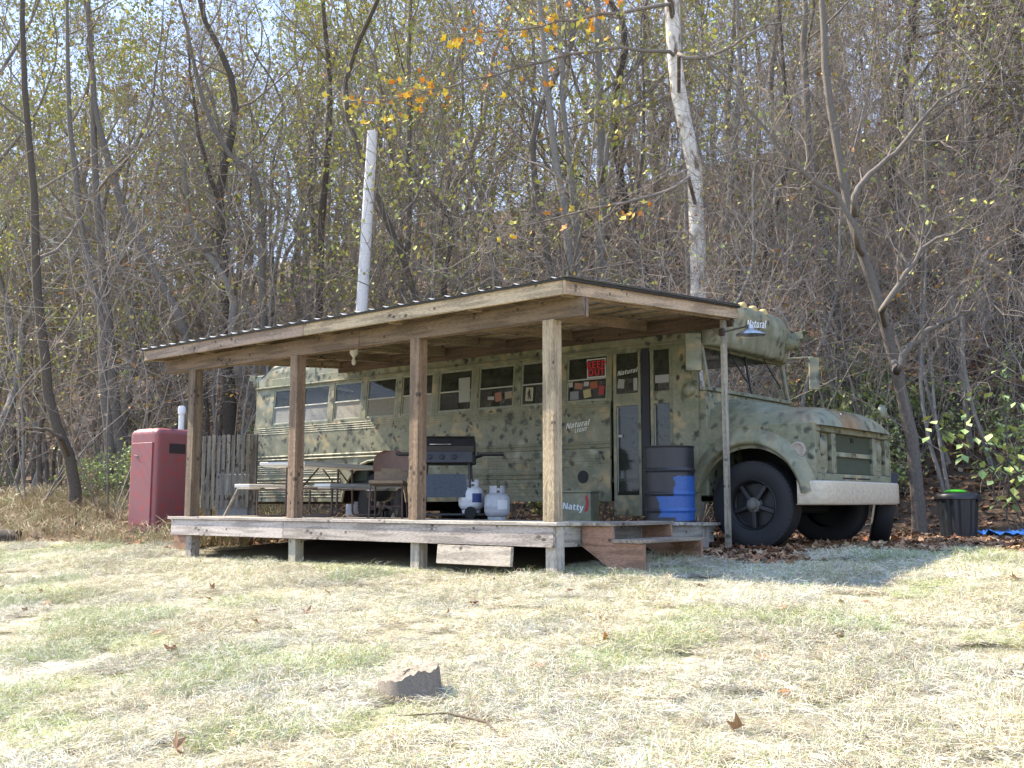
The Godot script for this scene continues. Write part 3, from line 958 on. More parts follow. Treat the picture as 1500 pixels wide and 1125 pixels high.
func make_ground_cover() -> void:
	rng.seed = 5
	var cam := Vector2(5.45, 11.02)
	var fw := Vector2(-0.634, -0.773)
	var kinds := 6
	var patches := []
	for k in kinds: patches.append(lawn_patch(40 + k, k >= 4))
	var tf := []
	var tc := []
	for k in kinds:
		tf.append([])
		tc.append([])
	for gx in range(-40, 24):
		for gz in range(-10, 40):
			var p := Vector2(gx, gz) * 0.48 + Vector2(rng.randf_range(-0.06, 0.06), rng.randf_range(-0.06, 0.06))
			var to := p - cam
			if to.length() < 2.6 or to.length() > 19.0 or abs(rad_to_deg(fw.angle_to(to))) > 54.0: continue
			if rng.randf() * 0.9 > lawn(p.x, p.y): continue
			if p.x > -6.6 and p.x < -0.6 and p.y < 2.95: continue
			var g := nz.get_noise_2d(p.x * 13.0, p.y * 13.0)
			var k := rng.randi() % 4
			if g + rng.randfn(0, 0.2) > 0.27: k = 4 + rng.randi() % 2
			var e := 0.25
			var up := Vector3(gh(p.x - e, p.y) - gh(p.x + e, p.y), 2 * e, gh(p.x, p.y - e) - gh(p.x, p.y + e)).normalized()
			var b := Basis(Quaternion(Vector3.UP, up)) * Basis(Vector3.UP, rng.randf() * TAU)
			tf[k].append(Transform3D(b.scaled(Vector3(1, clamp(0.72 + 0.9 * nz.get_noise_2d(p.x * 40.0, p.y * 40.0 + 500.0) + rng.randfn(0, 0.1), 0.35, 1.35), 1)), Vector3(p.x, gh(p.x, p.y) + 0.008, p.y)))
			tc[k].append(Color(1, 1, 1).lerp(Color(0.98, 0.93, 0.82), rng.randf()) * clamp(0.94 + 0.35 * nz.get_noise_2d(p.x * 30.0 + 90.0, p.y * 30.0), 0.75, 1.08))
	for k in kinds:
		multi("lawn_grass", patches[k], M.grass, tf[k], tc[k], ["pale mown straw matted over the lawn", "whitish straw lying flat over the lawn", "long straw strewn about the lawn", "straw mixed with thin green blades in the lawn", "fresh green grass growing through the lawn straw", "short bright green grass tufts in the lawn"][k], "grass")
	# tall dry weeds along the wood's edge
	var wf := []
	var wc := []
	for k in 2600:
		var p := Vector2(rng.randf_range(-17.0, -6.6), rng.randf_range(-2.0, 3.4))
		if rng.randf() < lawn(p.x, p.y) or (p.x > -9.6 and p.y < 0.3): continue
		if p.x > -10.6 and p.x < -9.0 and p.y < 2.3 and p.y > 0.4: continue
		var s := rng.randf_range(0.5, 1.25)
		wf.append(Transform3D(Basis(Vector3.UP, rng.randf() * TAU).scaled(Vector3.ONE * s), Vector3(p.x, gh(p.x, p.y), p.y)))
		wc.append([Color(0.40, 0.31, 0.18), Color(0.30, 0.20, 0.11), Color(0.46, 0.38, 0.22), Color(0.22, 0.26, 0.09)][rng.randi() % 4] * rng.randf_range(0.7, 1.1))
	multi("dry_weeds", tuft(71, 12, 0.25, 0.6, 0.06, 0.45, 0.0035), M.grass, wf, wc, "tall dry weeds along the edge of the wood", "weeds")
	# leaf litter
	var lm := []
	for k in 2:
		var m := MB.new()
		m.col = Color(1, 1, 1)
		if k == 0: leaf_lobed(m, Transform3D(), 0.07, 0.3)
		else: leaf_simple(m, T(0, 0, -0.06), 0.12)
		lm.append(m.mesh())
	var lf := [[], []]
	var lc := [[], []]
	for k in 60000:
		var D: float = lerp(10.5, 52.0, pow(rng.randf(), 1.2))
		var p := cam + fw.rotated(deg_to_rad(rng.randf_range(-36, 42))) * D
		if rng.randf() < lawn(p.x, p.y) * 0.97: continue
		if p.x > -6.8 and p.x < -0.5 and p.y < 3.2 and p.y > -0.2: continue
		var s := rng.randf_range(0.6, 1.3)
		var y := gh(p.x, p.y)
		var b := Basis.from_euler(Vector3(rng.randfn(0, 0.4), rng.randf() * TAU, rng.randfn(0, 0.4))).scaled(Vector3.ONE * s)
		var j := rng.randi() % 2
		lf[j].append(Transform3D(b, Vector3(p.x, y + 0.02, p.y)))
		lc[j].append([Color(0.22, 0.12, 0.06), Color(0.30, 0.18, 0.09), Color(0.15, 0.085, 0.05), Color(0.36, 0.25, 0.15), Color(0.26, 0.11, 0.05)][rng.randi() % 5] * rng.randf_range(0.7, 1.2))
	for j in 2:
		multi("leaf_litter", lm[j], M.litter, lf[j], lc[j], ["curled lobed brown leaves littering the woodland floor", "small pointed brown leaves littering the woodland floor"][j], "leaf litter")
	# single fallen leaves on the lawn
	var lv := []
	for k in 3:
		var m := MB.new()
		m.col = [Color(0.25, 0.10, 0.04), Color(0.24, 0.14, 0.075), Color(0.36, 0.15, 0.045)][k]
		leaf_lobed(m, Transform3D(), 0.07, [0.35, 0.7, -0.5][k])
		lv.append(m.mesh())
	for k in 75:
		var D: float = lerp(4.3, 12.5, pow(rng.randf(), 0.7))
		var p := cam + fw.rotated(deg_to_rad(rng.randf_range(-28, 28))) * D
		if lawn(p.x, p.y) < 0.6 or (p.x < -0.3 and p.y < 3.4): continue
		var o := solo("fallen_leaf", lv[k % 3], M.leaf, "single curled autumn leaf lying on the pale lawn", "leaf", Vector3(p.x, gh(p.x, p.y) + 0.04, p.y), "fallen leaves on the lawn")
		o.rotation = Vector3(rng.randfn(0, 0.4), rng.randf() * TAU, rng.randfn(0, 0.4))
		o.scale = Vector3(rng.randf_range(0.45, 1.2), rng.randf_range(0.5, 1.8), rng.randf_range(0.5, 1.2))

# ---------------------------------------------------------------- bus
func arch_poly(x0: float, x1: float, y0: float, y1: float, cx: float, cy: float, r: float) -> PackedVector2Array:
	var p := PackedVector2Array([Vector2(x0, y0)])
	var a0 := PI - asin((y0 - cy) / r)
	for k in 17:
		var a: float = lerp(a0, asin((y0 - cy) / r), k / 16.0)
		p.append(Vector2(cx + r * cos(a), cy + r * sin(a)))
	p.append_array(PackedVector2Array([Vector2(x1, y0), Vector2(x1, y1), Vector2(x0, y1)]))
	return p

func roof_pt(t: float, peak: float) -> Vector2:   # t 0..1 across the bus: (z, y)
	var a := PI * t
	var cz: float = sign(cos(a)) * pow(abs(cos(a)), 0.75)
	return Vector2(-1.2 + 1.15 * cz, 2.60 + peak * pow(max(sin(a), 0.0), 0.5))

func text_part(parent: Node3D, called: String, s: String, size: float, col: Color, t: Transform3D) -> void:
	var tm := TextMesh.new()
	var f := SystemFont.new()
	f.font_names = PackedStringArray(["Droid Sans"])
	f.font_weight = 700
	tm.font = f
	tm.text = s
	tm.font_size = 32
	tm.pixel_size = size / 23.0
	tm.depth = 0.002
	var o := part(parent, called, tm, smat(col, 0.6))
	o.transform = t

func wheel(bus: Node3D, at: Vector3, side: float, front: bool) -> void:
	var t := MB.new()
	var b := Basis(Vector3(1, 0, 0), Vector3(0, 0, side), Vector3(0, -side, 0))
	var tf := Transform3D(b, at)
	var w := 0.13
	var pr := [Vector2(0.29, -w * 0.8), Vector2(0.34, -w), Vector2(0.43, -w * 1.06), Vector2(0.485, -w * 0.98)]
	var tread := [-0.11, -0.075, -0.07, -0.045, -0.04, -0.008, 0.008, 0.04, 0.045, 0.07, 0.075, 0.11]
	for k in tread.size():
		pr.append(Vector2(0.512 if (int((k + 1) / 2) % 2 == 0) else 0.500, tread[k]))
	pr.append_array([Vector2(0.485, w * 0.98), Vector2(0.43, w * 1.06), Vector2(0.34, w), Vector2(0.29, w * 0.8)])
	t.lathe(tf, pr, 48)
	# shoulder lugs
	for k in 60:
		var a := TAU * k / 60
		t.cbox(tf * Transform3D(Basis(Vector3.UP, -a), Vector3(cos(a), 0, sin(a)) * 0.492 + Vector3(0, w * 0.93, 0)), Vector3(0.03, 0.014, 0.028), 0.003)
	var o := part(bus, "wheel", t.mesh(), M.rubber, true)
	o.set_meta("label", "black tyre on a spoked steel wheel")
	var r := MB.new()
	r.col = Color(0.018, 0.018, 0.018)
	r.lathe(tf, [Vector2(0.25, 0.02), Vector2(0.29, 0.05), Vector2(0.30, 0.10), Vector2(0.285, 0.115), Vector2(0.27, 0.10), Vector2(0.26, 0.03)], 36)
	r.lathe(tf, [Vector2(0.28, 0.0), Vector2(0.0, 0.001)], 24)
	part(o, "rim", r.mesh(), M.paint, true)
	for k in 5:
		var a := TAU * k / 5 + 0.3
		var s := MB.new()
		s.col = Color(0.024, 0.024, 0.024)
		var e := Vector3(cos(a), 0, sin(a))
		s.beam(tf * (e * 0.05 + Vector3(0, 0.07, 0)), tf * (e * 0.27 + Vector3(0, 0.06, 0)), 0.055, 0.05, tf.basis.y, 0.012)
		part(o, "spoke", s.mesh(), M.paint, true)
	var h := MB.new()
	h.col = Color(0.16, 0.15, 0.13)
	h.lathe(tf, [Vector2(0.09, 0.02), Vector2(0.085, 0.09), Vector2(0.06, 0.10), Vector2(0.055, 0.14), Vector2(0.04, 0.155), Vector2(0.0, 0.157)], 20)
	part(o, "hub", h.mesh(), M.dull, true)

func sticker(parent: Node3D, x: float, y: float, w: float, h: float, col: Color, z := 0.0) -> void:
	var m := MB.new()
	m.col = col
	m.cbox(T(x + w * 0.5, y + h * 0.5, z, rz(9.0 * sin(x * 37.0 + y * 11.0) if w < 0.2 else 0.0)), Vector3(w, h, 0.002), 0.0005)
	part(parent, "sticker", m.mesh(), M.flat, true)

func make_bus() -> void:
	var bus := thing("school_bus", "old green camouflage school bus parked behind the porch", "bus", Vector3(-4.4, 0, -1.2))
	var sill := 1.85
	var head := 2.47
	for s in 2:
		var m := MB.new()
		var zc := -0.015 if s == 0 else -2.385
		m.prism(arch_poly(-9.45, -1.95 if s == 0 else -0.68, 0.54, sill, -6.38, 0.44, 0.74), 0.03, T(0, 0, zc))
		if s == 0:
			m.box(Vector3(-1.02, 0.36, -0.03), Vector3(-0.66, head, 0.0), 0.003)
			m.box(Vector3(-1.95, 2.44, -0.05), Vector3(-0.66, 2.62, -0.02), 0.003)
		part(bus, "side_panel", m.mesh(), M.camo, true)
	# header above the windows
	for s in 2:
		var m := MB.new()
		var z := -0.06 if s == 0 else -2.34
		m.box(Vector3(-9.42, head, z - 0.02), Vector3(-0.66, 2.66, z + 0.015), 0.003)
		part(bus, "header_panel", m.mesh(), M.camo, true)
	var tilt := 0.075
	for s in 2:
		var zs := 1.0 if s == 0 else -1.0
		var z0 := -0.012 if s == 0 else -2.388
		for k in 10:
			var m := MB.new()
			var xa := -8.96 + 0.7875 * k - 0.132
			var xb := xa + 0.132
			if k == 0: xa = -9.44
			if k == 9: xb = -1.93
			var bs := Basis(Vector3.RIGHT, -tilt * zs)
			m.cbox(T((xa + xb) / 2, (sill + head) / 2, z0 - 0.028 * zs, bs), Vector3(xb - xa, head - sill + 0.04, 0.03), 0.004)
			part(bus, "pillar", m.mesh(), M.camo, true)
		for k in 9:
			var x0 := -8.96 + 0.7875 * k
			var x1 := x0 + 0.655
			var bs := Basis(Vector3.RIGHT, -tilt * zs)
			var f := MB.new()
			f.col = Color(0.32, 0.34, 0.25)
			var mid := sill + 0.30
			var base := T((x0 + x1) / 2, (sill + head) / 2, z0 - 0.035 * zs, bs)
			var hw := 0.3275
			var hh := 0.31
			f.cbox(base * T(0, -hh + 0.015, 0), Vector3(hw * 2, 0.03, 0.025))
			f.cbox(base * T(0, hh - 0.015, 0), Vector3(hw * 2, 0.03, 0.025))
			f.cbox(base * T(-hw + 0.012, 0, 0), Vector3(0.024, hh * 2 - 0.06, 0.025))
			f.cbox(base * T(hw - 0.012, 0, 0), Vector3(0.024, hh * 2 - 0.06, 0.025))
			f.col = Color(0.50, 0.50, 0.44)
			f.cbox(base * T(0, mid - (sill + head) / 2, 0.006 * zs), Vector3(hw * 2 - 0.05, 0.022, 0.02))
			var w := part(bus, "window", f.mesh(), M.paint, true)
			for up in 2:
				var g := MB.new()
				var y0 := -hh + 0.03 if up == 0 else mid - (sill + head) / 2 + 0.011
				var y1 := mid - (sill + head) / 2 - 0.011 if up == 0 else hh - 0.03
				var opaque := up == 0 and (k < 5 or s == 1)
				g.col = [Color(0.30, 0.29, 0.25), Color(0.26, 0.26, 0.24), Color(0.33, 0.31, 0.27), Color(0.24, 0.23, 0.19)][k % 4]
				g.cbox(base * T(0, (y0 + y1) / 2, -0.004 * zs), Vector3(hw * 2 - 0.048, y1 - y0, 0.005), 0.001)
				var pn := part(w, "pane", g.mesh(), M.dull if opaque else M.glass, true)
				if opaque and s == 0: pn.set_meta("label", "painted-over lower pane")
	# rub rails and flutes on the near side
	for y in [1.30, 1.245, 0.915, 0.86]:
		for pr in [[-9.46, -7.16], [-5.6, -2.75]] if y < 1.1 else [[-9.46, -1.96]]:
			var m := MB.new()
			m.tube([Vector3(pr[0], y, 0.0), Vector3(pr[1], y, 0.0)], [0.02, 0.02], 8)
			part(bus, "rub_rail", m.mesh(), M.camo, true)
	for y in [1.80, 1.765, 1.73, 1.695, 1.14, 1.105, 1.07, 1.035, 1.0, 0.79, 0.75, 0.71, 0.67, 0.62]:
		for pr in [[-9.46, -7.16], [-5.6, -2.75 if y < 1.0 else -1.96]] if y < 1.16 else [[-9.46, -1.96]]:
			var m := MB.new()
			m.tube([Vector3(pr[0], y, -0.006), Vector3(pr[1], y, -0.006)], [0.012, 0.012], 6)
			part(bus, "flute", m.mesh(), M.camo, true)
	var dr := MB.new()
	dr.col = Color(1, 1, 1)
	dr.box(Vector3(-9.46, 2.50, -0.045), Vector3(-0.7, 2.525, -0.005), 0.006)
	part(bus, "drip_rail", dr.mesh(), M.camo, true)
	# exhaust hole and filler cap low on the side
	var ho := MB.new()
	ho.col = Color(0.008, 0.008, 0.008)
	ho.lathe(T(-2.38, 0.86, 0.0, rx(90)), [Vector2(0.085, -0.01), Vector2(0.085, 0.006), Vector2(0.07, 0.007), Vector2(0.0, 0.003)], 24)
	part(bus, "filler_hole", ho.mesh(), M.flat, true)
	var fc := MB.new()
	fc.lathe(T(-2.12, 0.84, 0.0, rx(90)), [Vector2(0.045, -0.01), Vector2(0.045, 0.012), Vector2(0.03, 0.016), Vector2(0.0, 0.016)], 16)
	part(bus, "marker_disc", fc.mesh(), M.camo, true)
	# wheel arch rim at the rear
	var wa := MB.new()
	var ap := []
	var ar := []
	for k in 17:
		var a: float = lerp(PI * 0.96, PI * 0.04, k / 16.0)
		ap.append(Vector3(-6.38 + 0.74 * cos(a), 0.44 + 0.74 * sin(a), 0.0))
		ar.append(0.022)
	wa.col = Color(1, 1, 1)
	wa.tube(ap, ar, 8)
	part(bus, "wheel_arch", wa.mesh(), M.camo, true)
	# roof
	var rows := []
	for k in 30:
		var t := k / 29.0
		var x: float = lerp(-9.46, -0.62, t)
		var e: float = clamp((x + 9.46) / 0.5, 0.0, 1.0)
		var pk := 0.46 * sqrt(1.0 - pow(1.0 - e, 2.0)) * 0.75 + 0.115
		var row := []
		for j in 29:
			var p := roof_pt(j / 28.0, pk)
			row.append(Vector3(x, p.y, p.x))
		rows.append(row)
	var rm := MB.new()
	rm.grid(rows, false)
	part(bus, "roof", rm.mesh(), M.camo, true)
	for x in [-7.9, -6.4, -4.8, -3.2, -1.7]:
		var rb := MB.new()
		var rp := []
		var rr := []
		for j in 29:
			var p := roof_pt(j / 28.0, 0.46)
			rp.append(Vector3(x, p.y, p.x))
			rr.append(0.014)
		rb.tube(rp, rr, 5)
		part(bus, "roof_rib", rb.mesh(), M.camo, true)
	# front cap over the windshield
	rows = []
	var prof := [[-0.62, 0.0], [-0.48, 0.02], [-0.40, 0.07], [-0.365, 0.16], [-0.36, 0.35], [-0.40, 0.60], [-0.44, 0.85], [-0.46, 0.95], [-0.50, 1.0], [-0.62, 0.98]]
	for s in prof:
		var row := []
		for j in 29:
			var p := roof_pt(j / 28.0, 0.46)
			var tt: float = abs(j / 14.0 - 1.0)
			row.append(Vector3(s[0] - (0.62 + s[0]) * 1.0 * pow(tt, 2.6), lerp(p.y, 2.44, s[1]), p.x))
		rows.append(row)
	var cm := MB.new()
	for r in rows.size():
		pass
	cm.grid(rows, false)
	part(bus, "front_cap", cm.mesh(), M.camo, true)
	# rear wall
	var rw := MB.new()
	rw.box(Vector3(-9.47, 0.5, -2.36), Vector3(-9.43, 2.66, -0.04), 0.01)
	part(bus, "rear_wall", rw.mesh(), M.camo, true)
	# floor and interior lining
	var fl := MB.new()
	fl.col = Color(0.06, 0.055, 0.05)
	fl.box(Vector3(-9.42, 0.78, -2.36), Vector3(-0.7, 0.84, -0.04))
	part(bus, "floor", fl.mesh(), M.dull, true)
	for k in 8:
		var se := MB.new()
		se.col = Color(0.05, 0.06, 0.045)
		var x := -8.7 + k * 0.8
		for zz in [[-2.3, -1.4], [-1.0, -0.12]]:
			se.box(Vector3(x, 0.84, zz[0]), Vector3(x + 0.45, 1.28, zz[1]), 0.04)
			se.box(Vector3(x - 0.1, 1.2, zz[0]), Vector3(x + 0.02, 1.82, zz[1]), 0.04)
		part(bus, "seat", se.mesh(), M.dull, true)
	# door: two leaves and the rubber between them
	for k in 2:
		var x0: float = [-1.91, -1.35][k]
		var x1: float = [-1.49, -1.03][k]
		var d := MB.new()
		var zt := -0.035
		for q in [[0.36, 0.62], [1.76, 1.92], [2.44, 2.5]]:
			d.box(Vector3(x0, q[0], zt - 0.02), Vector3(x1, q[1], zt + 0.015))
		d.box(Vector3(x0, 0.62, zt - 0.02), Vector3(x0 + 0.05, 2.44, zt + 0.016))
		d.box(Vector3(x1 - 0.04, 0.62, zt - 0.02), Vector3(x1, 2.44, zt + 0.016))
		var dn := part(bus, "door", d.mesh(), M.camo, true)
		for q in [[0.62, 1.76], [1.92, 2.44]]:
			var g := MB.new()
			g.box(Vector3(x0 + 0.05, q[0], zt - 0.006), Vector3(x1 - 0.04, q[1], zt), 0.001)
			part(dn, "pane", g.mesh(), M.glass, true)
		var hn := MB.new()
		hn.col = Color(0.3, 0.3, 0.25)
		hn.tube([Vector3(x0 + 0.07, 0.66, zt + 0.02), Vector3(x0 + 0.07, 1.74, zt + 0.02)], [0.008, 0.008], 6)
		part(dn, "edge_trim", hn.mesh(), M.paint, true)
	var ds := MB.new()
	ds.col = Color(0.012, 0.013, 0.02)
	ds.box(Vector3(-1.48, 0.36, -0.05), Vector3(-1.36, 2.48, -0.012), 0.02)
	part(bus, "door_seal", ds.mesh(), M.flat, true)
	# windshield
	var wf := MB.new()
	var wb := func(y: float) -> float: return -0.55 - (y - 1.90) * 0.16
	for q in [[1.88, 1.93], [2.42, 2.47]]:
		wf.box(Vector3(wb.call(q[0]) - 0.03, q[0], -2.36), Vector3(wb.call(q[0]) + 0.02, q[1], -0.04), 0.01)
	for z in [-0.06, -2.34]:
		wf.beam(Vector3(wb.call(1.88), 1.88, z), Vector3(wb.call(2.47), 2.47, z), 0.06, 0.05, Vector3.RIGHT, 0.01)
	var wn := part(bus, "windshield", wf.mesh(), M.camo, true)
	var dv := MB.new()
	dv.col = Color(0.015, 0.015, 0.015)
	dv.beam(Vector3(wb.call(1.9) + 0.012, 1.9, -1.2), Vector3(wb.call(2.46) + 0.012, 2.46, -1.2), 0.03, 0.02, Vector3.RIGHT)
	part(wn, "divider", dv.mesh(), M.flat, true)
	for z in [[-1.19, -0.09], [-2.31, -1.21]]:
		var g := MB.new()
		g.quad(Vector3(wb.call(1.93), 1.93, z[1]), Vector3(wb.call(1.93), 1.93, z[0]), Vector3(wb.call(2.42), 2.42, z[0]), Vector3(wb.call(2.42), 2.42, z[1]))
		part(wn, "pane", g.mesh(), M.glass, true)
	for z in [-0.75, -1.75]:
		var wp := MB.new()
		wp.col = Color(0.02, 0.02, 0.02)
		wp.tube([Vector3(-0.56, 2.44, z + 0.14), Vector3(-0.52, 2.20, z - 0.12)], [0.008, 0.006], 5)
		wp.tube([Vector3(-0.55, 2.34, z + 0.02), Vector3(-0.49, 2.06, z - 0.24)], [0.010, 0.010], 4)
		part(bus, "wiper", wp.mesh(), M.flat, true)
	# cowl and hood
	var cw := MB.new()
	cw.box(Vector3(-0.70, 0.6, -2.36), Vector3(-0.56, 1.89, -0.03), 0.02)
	part(bus, "cowl", cw.mesh(), M.camo, true)
	rows = []
	var hcols := []
	for k in 26:
		var s := k / 25.0
		var x: float = lerp(-0.58, 0.84, pow(s, 0.85))
		var H: float = lerp(0.40, 0.24, smoothstep(-0.58, 0.5, x))
		var f: float = clamp((x - 0.50) / 0.34, 0.0, 1.0)
		H = H * sqrt(max(0.0, 1.0 - pow(f, 2.4)))
		var row := []
		for j in 25:
			var t := j / 12.0 - 1.0
			row.append(Vector3(x + 0.03 * (1.0 - t * t) * f, 1.42 - 0.02 * f + H * pow(max(0.0, 1.0 - pow(abs(t), 5.0)), 0.6), -1.2 + 1.15 * t))
		rows.append(row)
	var hm := MB.new()
	hm.grid(rows, true)
	for k in hm.v.size():
		var p := hm.v[k]
		var w: float = clamp((p.x - 0.15) * 2.2, 0, 1) * clamp(1.2 - abs(p.z + 0.75) * 1.3, 0, 1) * smoothstep(-0.15, 0.25, nz.get_noise_2d(p.x * 60.0, p.z * 60.0) + 0.1)
		hm.c[k] = Color(1, 1, 1).lerp(Color(1.0, 0.52, 0.24), w * 0.95)
	part(bus, "hood", hm.mesh(), M.camo, true)
	var em := MB.new()
	em.box(Vector3(0.74, 1.53, -0.98), Vector3(0.79, 1.56, -0.78), 0.008)
	em.box(Vector3(0.73, 1.545, -0.92), Vector3(0.785, 1.585, -0.84), 0.012)
	part(bus, "hood_emblem", em.mesh(), M.chrome, true)
	# fenders with wheel openings
	for s in 2:
		var z := -0.02 if s == 0 else -2.38
		var fm := MB.new()
		fm.prism(arch_poly(-0.68, 0.80, 0.66, 1.415, 0.0, 0.50, 0.66), 0.03, T(0, 0, z))
		# flare
		var fr := []
		for k in 5:
			var row := []
			for j in 25:
				var a: float = lerp(PI * 0.93, PI * 0.06, j / 24.0)
				var rr: float = [0.655, 0.665, 0.70, 0.77, 0.84][k]
				var zo: float = [0.0, 0.085, 0.10, 0.07, -0.004][k]
				row.append(Vector3(rr * cos(a), 0.50 + rr * 1.06 * sin(a), z + (zo if s == 0 else -zo) + (0.015 if s == 0 else -0.015)))
			fr.append(row)
		fm.grid(fr, s == 0)
		fm.box(Vector3(-0.6, 1.40, min(z, z - 0.04 if s == 0 else z + 0.04)), Vector3(0.8, 1.43, max(z, z - 0.04 if s == 0 else z + 0.04)), 0.006)
		part(bus, "fender", fm.mesh(), M.camo, true)
	var rd := MB.new()
	rd.col = Color(0.42, 0.36, 0.30)
	rd.lathe(T(0.60, 1.12, 0.0, rx(90)), [Vector2(0.095, -0.02), Vector2(0.095, 0.012), Vector2(0.075, 0.022), Vector2(0.065, 0.012), Vector2(0.0, 0.016)], 24)
	part(bus, "side_reflector", rd.mesh(), M.dull, true)
	# front panel with grille and lamps
	var fp := MB.new()
	var X := 0.80
	fp.box(Vector3(X - 0.08, 1.33, -2.36), Vector3(X, 1.415, -0.04), 0.015)
	fp.box(Vector3(X - 0.08, 0.76, -2.36), Vector3(X, 0.86, -0.04), 0.012)
	for z in [-0.04, -0.50, -1.80, -2.24]:
		fp.box(Vector3(X - 0.08, 0.86, z - 0.12), Vector3(X - 0.002, 1.33, z), 0.012)
	fp.box(Vector3(X - 0.07, 1.06, -1.80), Vector3(X - 0.02, 1.12, -0.62), 0.01)
	var fpn := part(bus, "front_panel", fp.mesh(), M.camo, true)
	var gm := MB.new()
	gm.col = Color(0.11, 0.13, 0.085)
	for k in 16:
		for yy in [[0.87, 1.055], [1.125, 1.325]]:
			var y: float = lerp(yy[0], yy[1], (k + 0.5) / 16.0)
			gm.box(Vector3(X - 0.065, y - 0.004, -1.80), Vector3(X - 0.045, y + 0.004, -0.62), 0.002)
	gm.box(Vector3(X - 0.10, 0.86, -1.80), Vector3(X - 0.06, 1.33, -0.62), 0.002)
	part(fpn, "grille", gm.mesh(), M.dull, true)
	var hl := MB.new()
	hl.col = Color(0.01, 0.01, 0.01)
	hl.box(Vector3(X - 0.05, 1.245, -1.24), Vector3(X - 0.03, 1.30, -1.17))
	part(fpn, "latch_hole", hl.mesh(), M.flat, true)
	for z in [-0.33, -2.08]:
		var lp := MB.new()
		lp.box(Vector3(X - 0.10, 0.86, z - 0.17), Vector3(X - 0.06, 1.33, z + 0.17), 0.003)
		lp.lathe(T(X - 0.07, 1.18, z, rz(-90)), [Vector2(0.115, -0.01), Vector2(0.115, 0.03), Vector2(0.10, 0.04), Vector2(0.06, 0.055), Vector2(0.0, 0.06)], 24)
		lp.box(Vector3(X - 0.07, 0.92, z - 0.08), Vector3(X - 0.045, 1.0, z + 0.08), 0.008)
		part(fpn, "headlight", lp.mesh(), M.camo, true)
	var sl := MB.new()
	sl.col = Color(0.01, 0.01, 0.01)
	for z in [[-1.18, -0.78], [-1.66, -1.24]]:
		sl.box(Vector3(X - 0.01, 0.80, z[0]), Vector3(X + 0.002, 0.82, z[1]), 0.002)
	part(fpn, "slot", sl.mesh(), M.flat, true)
	# bumper
	var bp := MB.new()
	bp.col = Color(0.62, 0.53, 0.39)
	rows = []
	var bpts := [Vector2(0.60, 0.06), Vector2(0.80, 0.05), Vector2(0.90, -0.02), Vector2(0.94, -0.30), Vector2(0.95, -1.2), Vector2(0.94, -2.1), Vector2(0.90, -2.38), Vector2(0.80, -2.45), Vector2(0.60, -2.46)]
	for q in [[-0.03, 0.50], [0.0, 0.52], [0.0, 0.64], [0.0, 0.75], [-0.012, 0.772], [-0.10, 0.775]]:
		var row := []
		for p in bpts:
			var inn: Vector2 = Vector2(0.5, -1.2) - p
			row.append(Vector3(p.x + q[0], q[1], p.y + sign(inn.y) * abs(q[0]) * (1.0 if abs(p.y + 1.2) > 1.0 else 0.0)))
		rows.append(row)
	bp.grid(rows, true)
	part(bus, "bumper", bp.mesh(), M.paint, true)
	# chassis, axles, wheels
	var ch := MB.new()
	ch.col = Color(0.02, 0.02, 0.02)
	for z in [-0.75, -1.65]:
		ch.box(Vector3(-9.3, 0.55, z - 0.05), Vector3(0.7, 0.77, z + 0.05))
	ch.tube([Vector3(0, 0.45, -0.2), Vector3(0, 0.45, -2.2)], [0.06, 0.06], 8)
	ch.tube([Vector3(-6.38, 0.48, -0.2), Vector3(-6.38, 0.48, -2.2)], [0.09, 0.09], 8)
	ch.box(Vector3(-0.5, 0.5, -1.6), Vector3(0.65, 1.3, -0.8), 0.03)
	part(bus, "chassis", ch.mesh(), M.dull, true)
	wheel(bus, Vector3(0, 0.50, -0.15), 1.0, true)
	wheel(bus, Vector3(0, 0.50, -2.25), -1.0, true)
	wheel(bus, Vector3(-6.38, 0.50, -0.26), 1.0, false)
	wheel(bus, Vector3(-6.38, 0.50, -2.14), -1.0, false)
	# mirrors
	var mr := MB.new()
	mr.col = Color(1, 1, 1)
	mr.cbox(T(-0.60, 2.33, 0.20, ry(35)), Vector3(0.19, 0.46, 0.035), 0.015)
	var mo := part(bus, "side_mirror", mr.mesh(), M.camo, true)
	var ma := MB.new()
	ma.tube([Vector3(-0.68, 2.60, -0.02), Vector3(-0.64, 2.60, 0.16), Vector3(-0.61, 2.56, 0.19)], [0.011, 0.011, 0.011], 6)
	ma.tube([Vector3(-0.68, 1.95, -0.01), Vector3(-0.66, 2.02, 0.14), Vector3(-0.62, 2.10, 0.19)], [0.011, 0.011, 0.011], 6)
	part(mo, "mirror_arm", ma.mesh(), M.camo, true)
	var m2 := MB.new()
	m2.col = Color(1, 1, 1)
	m2.cbox(T(-0.34, 2.33, -2.76, ry(62)), Vector3(0.17, 0.46, 0.03), 0.012)
	var mo2 := part(bus, "side_mirror", m2.mesh(), M.camo, true)
	var ma2 := MB.new()
	ma2.tube([Vector3(-0.62, 2.52, -2.36), Vector3(-0.36, 2.57, -2.78)], [0.016, 0.016], 6)
	part(mo2, "mirror_arm", ma2.mesh(), M.camo, true)
	var m3 := MB.new()
	m3.lathe(Transform3D(rz(-80) * rx(0), Vector3(0.72, 1.70, -2.42)), [Vector2(0.105, -0.015), Vector2(0.11, 0.0), Vector2(0.09, 0.03), Vector2(0.0, 0.045)], 24)
	m3.lathe(Transform3D(rz(-80), Vector3(0.72, 1.70, -2.42)), [Vector2(0.0, -0.02), Vector2(0.105, -0.015)], 24)
	var mo3 := part(bus, "round_mirror", m3.mesh(), M.camo, true)
	var ma3 := MB.new()
	ma3.tube([Vector3(0.72, 1.70, -2.42), Vector3(0.68, 1.40, -2.34)], [0.009, 0.009], 6)
	part(mo3, "mirror_arm", ma3.mesh(), M.camo, true)
	var sp := MB.new()
